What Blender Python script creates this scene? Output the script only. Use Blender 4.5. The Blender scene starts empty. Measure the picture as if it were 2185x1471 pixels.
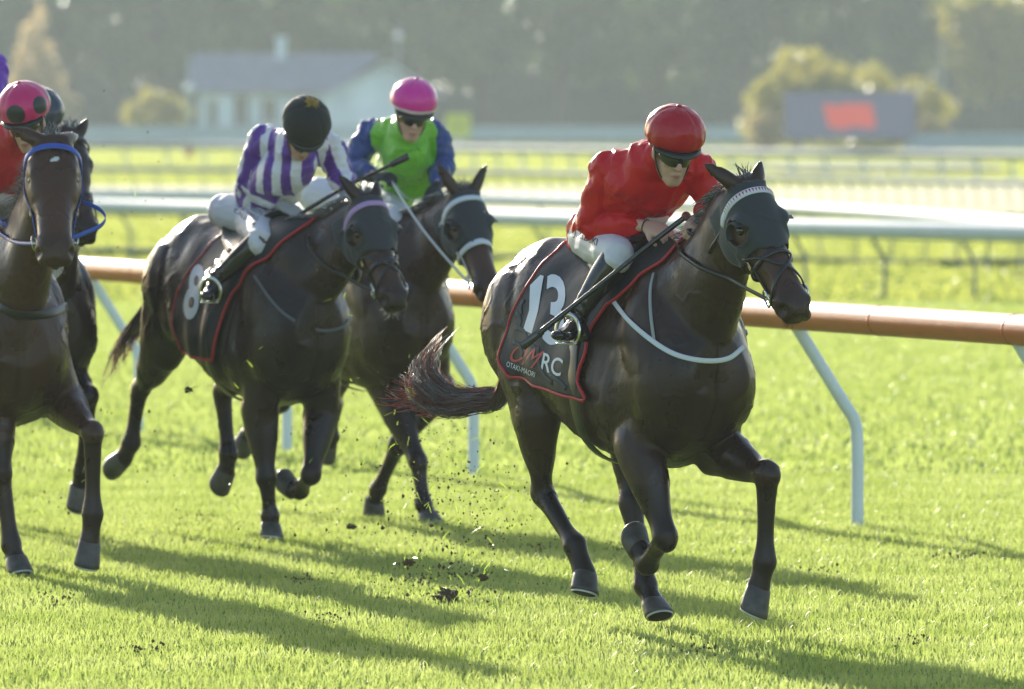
import bpy, bmesh, math, random
import numpy as np
from mathutils import Vector, Matrix, noise
from mathutils.bvhtree import BVHTree
R = math.radians
scene = bpy.context.scene
C = scene.collection

# ------------------------------------------------------------------ camera, sky, sun, exposure
CAMH = 2.13
HAZE = 0.0003
FPX = 2185 * 300 / 36
PITCH = math.atan((735.5 - 240) / FPX)
cam_data = bpy.data.cameras.new('camera')
cam = bpy.data.objects.new('camera', cam_data)
C.objects.link(cam)
cam.location = (0, 0, CAMH)
cam.rotation_euler = (math.pi / 2 - PITCH, 0, 0)
cam_data.lens = 300
cam_data.sensor_width = 36
cam_data.clip_start = 1.0
cam_data.clip_end = 4000
cam_data.dof.use_dof = True
cam_data.dof.focus_distance = 34.9
cam_data.dof.aperture_fstop = 5.0
scene.camera = cam

SUN_EL, SUN_AZ = 16.5, 17.0          # the sun stands behind the field, to the left of the view axis
sun_dir = Vector((-math.sin(R(SUN_AZ)) * math.cos(R(SUN_EL)), math.cos(R(SUN_AZ)) * math.cos(R(SUN_EL)), math.sin(R(SUN_EL))))
world = bpy.data.worlds.new('World')
scene.world = world
world.use_nodes = True
wn = world.node_tree
bg = wn.nodes['Background']
sky = wn.nodes.new('ShaderNodeTexSky')
sky.sky_type = 'NISHITA'
sky.sun_disc = False
sky.sun_elevation = R(SUN_EL)
sky.sun_rotation = R(-SUN_AZ)
sky.air_density = 1.0
sky.dust_density = 1.0
wn.links.new(sky.outputs[0], bg.inputs[0])
bg.inputs[1].default_value = 0.13
sd = bpy.data.lights.new('sun', 'SUN')
sd.energy = 4.6
sd.angle = R(0.5)
sd.color = (1.0, 0.92, 0.78)
sun = bpy.data.objects.new('sun', sd)
C.objects.link(sun)
sun.rotation_euler = (-sun_dir).to_track_quat('-Z', 'Y').to_euler()
scene.view_settings.view_transform = 'Standard'
scene.view_settings.look = 'None'
scene.view_settings.exposure = 1.05
scene.view_settings.gamma = 1
scene.view_settings.use_curve_mapping = False
scene.cycles.use_denoising = True
scene.cycles.max_bounces = 8
scene.cycles.volume_bounces = 1

# ------------------------------------------------------------------ helpers
_cp, _sp = math.cos(PITCH), math.sin(PITCH)
def ray(px, py):
    return Vector((0, _cp, -_sp)) + Vector((1, 0, 0)) * ((px - 1092.5) / FPX) + Vector((0, _sp, _cp)) * ((735.5 - py) / FPX)
def W(px, py, D):
    d = ray(px, py)
    return Vector((0, 0, CAMH)) + d * (D / d.y)
def gx(px, D):
    return (px - 1092.5) / FPX * D

def mat(name, col, rough=0.6, metal=0.0, spec=0.5, bump=None, noise_col=None, sheen=0.0, coat=0.0, trans=None):
    """procedural Principled material; noise_col=(scale, second colour, contrast); bump=(scale, strength, distance)"""
    m = bpy.data.materials.new(name)
    m.use_nodes = True
    nt = m.node_tree
    b = nt.nodes['Principled BSDF']
    b.inputs['Base Color'].default_value = (*col, 1)
    b.inputs['Roughness'].default_value = rough
    b.inputs['Metallic'].default_value = metal
    b.inputs['Specular IOR Level'].default_value = spec
    b.inputs['Sheen Weight'].default_value = sheen
    b.inputs['Coat Weight'].default_value = coat
    tc = nt.nodes.new('ShaderNodeTexCoord')
    if noise_col:
        n = nt.nodes.new('ShaderNodeTexNoise')
        n.inputs['Scale'].default_value = noise_col[0]
        n.inputs['Detail'].default_value = 5
        nt.links.new(tc.outputs['Object'], n.inputs['Vector'])
        r = nt.nodes.new('ShaderNodeValToRGB')
        r.color_ramp.elements[0].position = 0.5 - noise_col[2]
        r.color_ramp.elements[1].position = 0.5 + noise_col[2]
        r.color_ramp.elements[0].color = (*col, 1)
        r.color_ramp.elements[1].color = (*noise_col[1], 1)
        nt.links.new(n.outputs['Fac'], r.inputs[0])
        nt.links.new(r.outputs[0], b.inputs['Base Color'])
    if bump:
        n2 = nt.nodes.new('ShaderNodeTexNoise')
        n2.inputs['Scale'].default_value = bump[0]
        n2.inputs['Detail'].default_value = 4
        nt.links.new(tc.outputs['Object'], n2.inputs['Vector'])
        bp = nt.nodes.new('ShaderNodeBump')
        bp.inputs['Strength'].default_value = bump[1]
        bp.inputs['Distance'].default_value = bump[2]
        nt.links.new(n2.outputs['Fac'], bp.inputs['Height'])
        nt.links.new(bp.outputs[0], b.inputs['Normal'])
    if trans:
        t = nt.nodes.new('ShaderNodeBsdfTranslucent')
        t.inputs[0].default_value = (*trans[0], 1)
        mx = nt.nodes.new('ShaderNodeMixShader')
        mx.inputs[0].default_value = trans[1]
        nt.links.new(b.outputs[0], mx.inputs[1])
        nt.links.new(t.outputs[0], mx.inputs[2])
        nt.links.new(mx.outputs[0], nt.nodes['Material Output'].inputs[0])
    return m

def mask_mat(name, colA, colB, rough=0.5, sheen=0.0, spec=0.5, colC=None, bump=None, soft=0.0):
    """two (three) cloth or coat colours split by the vertex attribute 'mask' (0 = A, 1 = B, 2 = C)"""
    m = mat(name, colA, rough, 0, spec, bump, None, sheen)
    nt = m.node_tree
    a = nt.nodes.new('ShaderNodeAttribute'); a.attribute_name = 'mask'
    r = nt.nodes.new('ShaderNodeValToRGB')
    dv = nt.nodes.new('ShaderNodeMath'); dv.operation = 'MULTIPLY'; dv.inputs[1].default_value = 0.5
    nt.links.new(a.outputs['Fac'], dv.inputs[0]); nt.links.new(dv.outputs[0], r.inputs[0])
    e = r.color_ramp.elements
    if soft:
        e[0].position = 0; e[0].color = (*colA, 1); e[1].position = 0.5; e[1].color = (*colB, 1)
    else:
        r.color_ramp.interpolation = 'CONSTANT'
        e[0].position = 0; e[0].color = (*colA, 1); e[1].position = 0.25; e[1].color = (*colB, 1)
    if colC:
        k = e.new(1.0 if soft else 0.75); k.color = (*colC, 1)
    nt.links.new(r.outputs[0], nt.nodes['Principled BSDF'].inputs['Base Color'])
    return m

def catmull(keys, sub):
    K = np.array(keys, float)
    n = len(K)
    if sub <= 1 or n < 3: 
        if n < 3 and sub > 1:
            t = np.linspace(0, 1, sub + 1)[:, None]
            return K[0] * (1 - t) + K[1] * t
        return K
    out = []
    P = np.vstack([2 * K[0] - K[1], K, 2 * K[-1] - K[-2]])
    for i in range(1, n):
        p0, p1, p2, p3 = P[i - 1], P[i], P[i + 1], P[i + 2]
        for s in range(sub):
            t = s / sub
            out.append(0.5 * ((2 * p1) + (-p0 + p2) * t + (2 * p0 - 5 * p1 + 4 * p2 - p3) * t * t + (-p0 + 3 * p1 - 3 * p2 + p3) * t ** 3))
    out.append(K[-1])
    return np.array(out)

class Geo:
    def __init__(s):
        s.v = []; s.f = []; s.m = []
    def add(s, v, f, mi=0):
        o = len(s.v)
        s.v += [tuple(x) for x in v]
        s.f += [tuple(i + o for i in g) for g in f]
        s.m += [mi] * len(f)
        return s
    def loft(s, secs, n=24, mi=0, caps=True):
        """secs: (centre, U, V, exponent, top taper)"""
        v = []; f = []
        for (c, U, V, e, tp) in secs:
            c = np.array(c); U = np.array(U); V = np.array(V)
            for k in range(n):
                a = 2 * math.pi * k / n
                cs, sn = math.cos(a), math.sin(a)
                x = math.copysign(abs(cs) ** (2 / e), cs); y = math.copysign(abs(sn) ** (2 / e), sn)
                x *= 1 - tp * y
                v.append(c + U * x + V * y)
        m = len(secs)
        for i in range(m - 1):
            for k in range(n):
                f.append((i * n + k, i * n + (k + 1) % n, (i + 1) * n + (k + 1) % n, (i + 1) * n + k))
        if caps:
            f.append(tuple(reversed(range(n)))); f.append(tuple((m - 1) * n + k for k in range(n)))
        return s.add(v, f, mi)
    def tube(s, pts, rad, side=(0, 1, 0), n=14, sub=5, mi=0, e=2.0, round_ends=True):
        """limb along pts; radii are r or (side radius, front-back radius)"""
        K = []
        for p, r in zip(pts, rad):
            if not isinstance(r, (tuple, list)): r = (r, r)
            K.append([*p, r[0], r[1]])
        K = catmull(K, sub)
        K[:, 3:] = np.maximum(K[:, 3:], 1e-4)
        side = np.array(side, float)
        T = np.gradient(K[:, :3], axis=0)
        secs = []
        for i in range(len(K)):
            t = T[i] / (np.linalg.norm(T[i]) + 1e-9)
            u = side - t * side.dot(t)
            if np.linalg.norm(u) < 1e-3: u = np.cross(t, (0.3, 0.2, 0.9))
            u /= np.linalg.norm(u)
            w = np.cross(t, u)
            if i == 0 and round_ends:
                for q in (80, 55, 28):
                    cs, sn = math.cos(R(q)), math.sin(R(q)); rr = min(K[0, 3], K[0, 4])
                    secs.append((K[0, :3] - t * rr * sn, u * K[0, 3] * cs, w * K[0, 4] * cs, e, 0))
            secs.append((K[i, :3], u * K[i, 3], w * K[i, 4], e, 0))
            if i == len(K) - 1 and round_ends:
                for q in (28, 55, 80):
                    cs, sn = math.cos(R(q)), math.sin(R(q)); rr = min(K[-1, 3], K[-1, 4])
                    secs.append((K[-1, :3] + t * rr * sn, u * K[-1, 3] * cs, w * K[-1, 4] * cs, e, 0))
        return s.loft(secs, n, mi)
    def blob(s, c, U, V, Wv, n=16, m=10, mi=0):
        c = np.array(c, float); U = np.array(U, float); V = np.array(V, float); Wv = np.array(Wv, float)
        secs = []
        for i in range(m + 1):
            ph = -math.pi / 2 + math.pi * (i + 0.5 * (i == 0) - 0.5 * (i == m)) / m
            secs.append((c + Wv * math.sin(ph), U * math.cos(ph), V * math.cos(ph), 2, 0))
        return s.loft(secs, n, mi)
    def ball(s, c, r, **k):
        return s.blob(c, (r, 0, 0), (0, r, 0), (0, 0, r), **k)
    def box(s, lo, hi, mi=0):
        x0, y0, z0 = lo; x1, y1, z1 = hi
        v = [(x0, y0, z0), (x1, y0, z0), (x1, y1, z0), (x0, y1, z0), (x0, y0, z1), (x1, y0, z1), (x1, y1, z1), (x0, y1, z1)]
        f = [(3, 2, 1, 0), (4, 5, 6, 7), (0, 1, 5, 4), (1, 2, 6, 5), (2, 3, 7, 6), (3, 0, 4, 7)]
        return s.add(v, f, mi)
    def mesh(s, name, mats=(), smooth=True):
        me = bpy.data.meshes.new(name)
        me.from_pydata(s.v, [], s.f)
        for m in mats: me.materials.append(m)
        if len(mats) > 1: me.polygons.foreach_set('material_index', s.m)
        me.polygons.foreach_set('use_smooth', [smooth] * len(me.polygons))
        me.update()
        return me
    def build(s, name, mats, parent=None, smooth=True):
        o = bpy.data.objects.new(name, s.mesh(name, mats, smooth))
        C.objects.link(o)
        if parent: o.parent = parent
        return o

def link_mesh(name, me, parent=None):
    o = bpy.data.objects.new(name, me); C.objects.link(o)
    if parent: o.parent = parent
    return o

def fuse(geo, name, voxel, smooth_it, mats):
    """all closed pieces of geo grown together into one continuous skin"""
    me = geo.mesh('tmp')
    o = bpy.data.objects.new('tmp', me); C.objects.link(o)
    r = o.modifiers.new('r', 'REMESH'); r.mode = 'VOXEL'; r.voxel_size = voxel; r.use_smooth_shade = True
    if smooth_it:
        s = o.modifiers.new('s', 'SMOOTH'); s.factor = 0.5; s.iterations = smooth_it
    dg = bpy.context.evaluated_depsgraph_get()
    dg.update()
    out = bpy.data.meshes.new_from_object(o.evaluated_get(dg))
    out.name = name
    bpy.data.objects.remove(o); bpy.data.meshes.remove(me)
    out.materials.clear()
    for m in mats: out.materials.append(m)
    out.polygons.foreach_set('use_smooth', [True] * len(out.polygons))
    return out

def coords(me):
    a = np.empty(len(me.vertices) * 3, np.float32); me.vertices.foreach_get('co', a); return a.reshape(-1, 3).astype(float)
def normals(me):
    a = np.empty(len(me.vertices) * 3, np.float32); me.vertices.foreach_get('normal', a); return a.reshape(-1, 3).astype(float)
def set_coords(me, a):
    me.vertices.foreach_set('co', a.astype(np.float32).ravel()); me.update()
def set_mask(me, a):
    at = me.attributes.new('mask', 'FLOAT', 'POINT'); at.data.foreach_set('value', np.asarray(a, np.float32))
def bvh_of(me):
    co = [tuple(c) for c in coords(me)]
    return BVHTree.FromPolygons(co, [tuple(p.vertices) for p in me.polygons])
def vnoise(co, scale, seed=0.0):
    return np.array([noise.noise(Vector((c[0] * scale + seed, c[1] * scale + seed * 1.7, c[2] * scale - seed))) for c in co])

def tag(o, label=None, cat=None, group=None, kind=None):
    if label: o['label'] = label
    if cat: o['category'] = cat
    if group: o['group'] = group
    if kind: o['kind'] = kind
    return o
def empty(name, loc, rz=0.0):
    o = bpy.data.objects.new(name, None); C.objects.link(o)
    o.location = loc; o.rotation_euler = (0, 0, rz); o.empty_display_size = 0.3
    return o
def copy_tree(o, parent=None):
    c = o.copy(); C.objects.link(c); c.parent = parent
    for ch in list(o.children): copy_tree(ch, c)
    return c
# ------------------------------------------------------------------ setting
# ground: one sheet to the horizon
def ground_material():
    m = bpy.data.materials.new('turf_ground'); m.use_nodes = True
    nt = m.node_tree; b = nt.nodes['Principled BSDF']
    b.inputs['Roughness'].default_value = 0.9; b.inputs['Specular IOR Level'].default_value = 0.0
    tc = nt.nodes.new('ShaderNodeTexCoord')
    n = nt.nodes.new('ShaderNodeTexNoise'); n.inputs['Scale'].default_value = 0.35; n.inputs['Detail'].default_value = 8
    nt.links.new(tc.outputs['Object'], n.inputs['Vector'])
    r = nt.nodes.new('ShaderNodeValToRGB')
    r.color_ramp.elements[0].position = 0.35; r.color_ramp.elements[0].color = (0.14, 0.21, 0.042, 1)
    r.color_ramp.elements[1].position = 0.65; r.color_ramp.elements[1].color = (0.20, 0.27, 0.06, 1)
    nt.links.new(n.outputs['Fac'], r.inputs[0]); nt.links.new(r.outputs[0], b.inputs['Base Color'])
    return m
g = Geo()
xs = [-900, -300, -100, -30, 0, 30, 100, 300, 900]; ys = [-60, 0, 25, 50, 80, 130, 250, 500, 900, 2200]
g.add([(x, y, 0) for y in ys for x in xs], [(j * 9 + i, j * 9 + i + 1, (j + 1) * 9 + i + 1, (j + 1) * 9 + i) for j in range(9) for i in range(8)])
tag(g.build('ground', [ground_material()], smooth=False), kind='structure')

def blade_material(name, c1, c2, tr, k):
    m = bpy.data.materials.new(name); m.use_nodes = True
    nt = m.node_tree; b = nt.nodes['Principled BSDF']
    b.inputs['Roughness'].default_value = 0.38; b.inputs['Specular IOR Level'].default_value = 0.5
    tc = nt.nodes.new('ShaderNodeTexCoord')
    n = nt.nodes.new('ShaderNodeTexNoise'); n.inputs['Scale'].default_value = 1.3; n.inputs['Detail'].default_value = 6
    n.inputs['Roughness'].default_value = 0.7
    nt.links.new(tc.outputs['Object'], n.inputs['Vector'])
    r = nt.nodes.new('ShaderNodeValToRGB')
    r.color_ramp.elements[0].position = 0.36; r.color_ramp.elements[0].color = (*c1, 1)
    r.color_ramp.elements[1].position = 0.64; r.color_ramp.elements[1].color = (*c2, 1)
    nt.links.new(n.outputs['Fac'], r.inputs[0]); nt.links.new(r.outputs[0], b.inputs['Base Color'])
    t = nt.nodes.new('ShaderNodeBsdfTranslucent')
    mxc = nt.nodes.new('ShaderNodeMixRGB'); mxc.blend_type = 'MULTIPLY'; mxc.inputs[0].default_value = 1.0
    mxc.inputs[2].default_value = (*tr, 1)
    nt.links.new(r.outputs[0], mxc.inputs[1]); nt.links.new(mxc.outputs[0], t.inputs[0])
    mx = nt.nodes.new('ShaderNodeMixShader'); mx.inputs[0].default_value = k
    nt.links.new(b.outputs[0], mx.inputs[1]); nt.links.new(t.outputs[0], mx.inputs[2])
    nt.links.new(mx.outputs[0], nt.nodes['Material Output'].inputs[0])
    return m

def grass(name, D0, D1, dens, hgt, wid, mtl, seed, lab):
    rng = np.random.default_rng(seed)
    hw = lambda d: d * 0.0600 * 1.6 + 1.2
    area = (hw(D0) + hw(D1)) * (D1 - D0)
    n = int(area * dens)
    y = D0 + (D1 - D0) * np.sqrt(rng.random(n) * (1 - (D0 / D1) ** 2) + (D0 / D1) ** 2) * 1.0
    y = np.where(y > D1, D1, y)
    y = D1 * np.sqrt((D0 / D1) ** 2 + rng.random(n) * (1 - (D0 / D1) ** 2))
    x = (rng.random(n) * 2 - 1) * hw(y)
    # clumping
    cl = 0.5 + 0.5 * np.sin(x * 3.1 + np.sin(y * 2.3) * 1.7) * np.sin(y * 2.7 + np.sin(x * 1.9))
    h = hgt * (0.45 + 0.75 * rng.random(n)) * (0.75 + 0.5 * cl)
    w = wid * (0.6 + 0.8 * rng.random(n))
    th = rng.random(n) * 2 * np.pi
    la = rng.random(n) * 2 * np.pi; lm = h * (0.15 + 0.75 * rng.random(n))
    bx = np.cos(th) * w / 2; by = np.sin(th) * w / 2
    lx = np.cos(la) * lm; ly = np.sin(la) * lm
    V = np.empty((n, 5, 3), np.float32)
    V[:, 0] = np.stack([x - bx, y - by, np.zeros(n) - 0.002], 1)
    V[:, 1] = np.stack([x + bx, y + by, np.zeros(n) - 0.002], 1)
    V[:, 2] = np.stack([x + bx * .8 + lx * .35, y + by * .8 + ly * .35, h * .6], 1)
    V[:, 3] = np.stack([x - bx * .8 + lx * .35, y - by * .8 + ly * .35, h * .6], 1)
    V[:, 4] = np.stack([x + lx, y + ly, h], 1)
    me = bpy.data.meshes.new(name)
    me.vertices.add(n * 5); me.vertices.foreach_set('co', V.ravel())
    base = (np.arange(n) * 5)[:, None]
    loops = (base + np.array([0, 1, 2, 3, 3, 2, 4])[None]).astype(np.int32).ravel()
    me.loops.add(n * 7); me.loops.foreach_set('vertex_index', loops)
    me.polygons.add(n * 2)
    st = (np.arange(n) * 7)[:, None] + np.array([0, 4])[None]
    me.polygons.foreach_set('loop_start', st.astype(np.int32).ravel())
    me.update(calc_edges=True)
    me.materials.append(mtl)
    o = link_mesh(name, me)
    tag(o, lab, 'grass', kind='stuff')
GB = blade_material('grass_blade', (0.178, 0.24, 0.058), (0.272, 0.33, 0.120), (1.9, 1.8, 1.5), 0.58)
grass('grass', 28.5, 50, 2100, 0.037, 0.0050, GB, 1, 'short bright green turf blades nearest the camera around the hooves')
grass('grass', 50, 95, 420, 0.045, 0.010, GB, 2, 'lit green turf blades in the middle distance past the orange rail')
GB2 = blade_material('far_grass_blade', (0.22, 0.26, 0.06), (0.28, 0.31, 0.09), (2.0, 1.9, 1.5), 0.55)
grass('grass', 95, 174, 40, 0.05, 0.035, GB2, 3, 'pale blurred turf under the white rails of the inner tracks')
grass('grass', 236, 300, 12, 0.06, 0.06, GB2, 6, 'far turf between the sand track and the low blue-white rail')
grass('grass', 300, 560, 5, 0.08, 0.18, GB2, 4, 'far green turf strip in front of the hoarding and house')

def sheet(name, quad, z, m, kind='structure', lab=None):
    g = Geo(); g.add([(p[0], p[1], z) for p in quad], [tuple(range(len(quad)))])
    return tag(g.build(name, [m], smooth=False), label=lab, kind=kind)
# worn brown sand track between two inner rails, a dark turf patch, and a painted shadow line at the turf edge
sand = mat('sand', (0.62, 0.54, 0.30), 0.95, noise_col=(0.5, (0.40, 0.40, 0.17), 0.2))
sheet('sand_track', [(-25, 176), (25, 170), (27, 236), (-27, 240)], 0.08, sand)
turf_and_shade_m = mat('dark_turf_and_shade', (0.05, 0.10, 0.025), 0.9, noise_col=(0.5, (0.09, 0.15, 0.04), 0.2))  # own colour of the dark patch, painted shade on the low ridge
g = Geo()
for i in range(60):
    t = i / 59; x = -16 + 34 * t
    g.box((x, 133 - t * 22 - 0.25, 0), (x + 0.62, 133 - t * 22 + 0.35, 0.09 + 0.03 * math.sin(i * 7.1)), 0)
tag(g.build('edge_shade_bank', [turf_and_shade_m], smooth=False), kind='structure')  # low ridge added and coloured dark as the shadow along the turf edge
sheet('dark_turf', [(9.5, 300), (17.5, 300), (18.5, 342), (8, 342)], 0.14, turf_and_shade_m)

# ------------------------------------------------------------------ rails
def rail_line(name, lab, cat, pts, ztop, r, mats, post_at, foot_off, post_r, bend=0.45, group=None, flat=1.0):
    """a running rail on gooseneck posts; pts = world (x, y) of the rail line, post_at = list of parameters (x, y) on it"""
    root = empty(name, (pts[0][0], pts[0][1], 0))
    o = Vector((pts[0][0], pts[0][1], 0))
    g = Geo()
    P = [Vector((p[0], p[1], ztop - r * flat)) - o for p in pts]
    g.tube(P, [(r, r * flat)] * len(P), side=(0, 1, 0), n=16, sub=6)
    g.build('rail_tube', [mats[0]], root)
    for (x, y) in post_at:
        b = Geo()
        top = Vector((x, y, ztop - 1.6 * r * flat)) - o
        ft = Vector((x + foot_off[0], y + foot_off[1], -0.05)) - o
        kz = ztop * bend
        knee = Vector((ft.x, ft.y, kz))
        k2 = knee + (top - knee) * 0.22
        b.tube([ft, Vector((ft.x, ft.y, kz * 0.82)), knee + (top - knee) * 0.06, k2, top], [post_r] * 5, n=12, sub=3)
        b.build('post', [mats[1]], root)
    tag(root, lab, cat, group)
    return root

white_pl = mat('white_plastic', (0.60, 0.65, 0.68), 0.65, spec=.3, noise_col=(3.0, (0.50, 0.55, 0.58), 0.25))
postw = mat('post_plastic', (0.78, 0.84, 0.88), 0.5, noise_col=(5.0, (0.68, 0.76, 0.82), 0.25))
orange = mat('orange_plastic', (0.50, 0.090, 0.038), 0.36, noise_col=(6.0, (0.38, 0.070, 0.032), 0.25), bump=(40, 0.15, 0.003))
dark_post = mat('dark_post', (0.11, 0.15, 0.17), 0.5, noise_col=(4, (0.16, 0.2, 0.22), 0.2))
greyw = mat('grey_white_board', (0.34, 0.42, 0.48), 0.6, noise_col=(0.8, (0.28, 0.36, 0.42), 0.2))
greyr = mat('grey_rail', (0.20, 0.25, 0.28), 0.7, spec=.2, noise_col=(0.8, (0.17, 0.21, 0.24), 0.2))

slope = 0.3275
def nx(Y): return 1.344 + (43.9 - Y) * slope
dv = Vector((slope, -1.0)).normalized()          # along the rail toward the camera
perp = Vector((-dv.y, dv.x))                     # to the image right
fo = (perp.x * 0.34, perp.y * 0.34)
npts = [(nx(Y), Y) for Y in (28, 36, 44, 52, 62, 80)]
def foot_y(px):                                   # where on the rail line the post whose foot shows at px stands
    lo, hi = 25.0, 90.0
    for _ in range(50):
        Y = (lo + hi) / 2
        X = nx(Y) + fo[0]; YY = Y + fo[1]
        if 1092.5 + X / YY * FPX > px: lo = Y
        else: hi = Y
    return Y
posts = [(nx(foot_y(px)), foot_y(px)) for px in (2310, 1830, 1400, 1010, 612, 295, -40, -330)]
rail_line('running_rail', 'orange-brown plastic running rail with a sunlit top on pale bent posts, nearest behind the horses', 'rail', npts, 1.17, 0.076, (orange, postw), posts, fo, 0.032)
_rr = [o for o in C.objects if o.name == 'running_rail'][0]
for (x_, y_) in posts:
    for d_ in (0.0, 1.25):
        c_ = Vector((x_, y_, 1.17 - .076)) + Vector((dv.x, dv.y, 0)) * d_ - Vector((npts[0][0], npts[0][1], 0)); a_ = Vector((dv.x, dv.y, 0)) * .010
        q_ = Geo(); q_.tube([c_ - a_, c_ + a_], [.0775] * 2, n=18, sub=2, round_ends=False); q_.build('joint', [orange], _rr)

def far_rail(lab, pts_px, z_top, r, pm, spacing, foot, pr, flat=1.0, rm=None):
    P = []
    for (px, py) in pts_px:
        D = FPX * (CAMH - z_top) / (py - 240) ; P.append((gx(px, D), D))
    # posts by arc length
    K = catmull([[*p] for p in P], 12); out = []; acc = 0
    for i in range(1, len(K)):
        d = np.linalg.norm(K[i] - K[i - 1]); 
        while acc <= d:
            q = K[i - 1] + (K[i] - K[i - 1]) * (acc / d); out.append((q[0], q[1])); acc += spacing
        acc -= d
    return rail_line('white_rail', lab, 'rail', P, z_top, r, (rm or white_pl, pm), out, foot, pr, bend=0.5, flat=flat, group='white rails of the inner tracks')
far_rail('white rail with long gaps between dark bent posts, the first beyond the orange one', [(-300, 418), (200, 424), (1000, 445), (1700, 466), (2185, 478), (2600, 487)], 0.89, 0.105, dark_post, 2.15, (0.16, 0.05), 0.021)
far_rail('bright sunlit white rail sloping down to the right just behind the dark-posted rail', [(-300, 401), (200, 405), (900, 412), (1500, 425), (1850, 440), (2185, 463), (2500, 490)], 0.78, 0.09, dark_post, 2.6, (0.16, 0.05), 0.018)
far_rail('thin grey rail on close-set dark posts at the edge of the sand track', [(-300, 352), (200, 355), (1000, 362), (1700, 374), (2300, 386)], 0.72, 0.07, dark_post, 0.95, (0.1, 0.05), 0.022, rm=greyr)
far_rail('low blue-white rail on pale posts running in front of the big screen', [(-200, 302), (600, 306), (1640, 318), (1950, 321), (2400, 326)], 0.95, 0.13, white_pl, 2.8, (0.1, 0.05), 0.055, rm=greyr)
def hoarding(lab, x0, x1, y0, y1, zb, zt, D):
    o = empty('hoarding', (gx(x0, D), D, 0)); L = gx(x1, D) - gx(x0, D); n = max(2, int(L / 3)); 
    for i in range(n):
        b = Geo(); b.box((L * i / n + 0.01, 0, zb), (L * (i + 1) / n - 0.01, 0.06, zt)); b.build('panel', [greyw], o, smooth=False)
    for i in range(n + 1):
        b = Geo(); b.tube([(L * i / n, 0.09, -0.1), (L * i / n, 0.09, zt - 0.03)], [0.04, 0.04], n=8, sub=2); b.build('post', [postw], o)
    tag(o, lab, 'hoarding')
hoarding('long pale blue-white hoarding of flat panels in front of the house', -150, 1640, 0, 0, 0.5, 1.32, 498)
hoarding('short pale hoarding right of the big screen at the right edge', 1940, 2500, 0, 0, 0.30, 1.12, 415)

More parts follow.
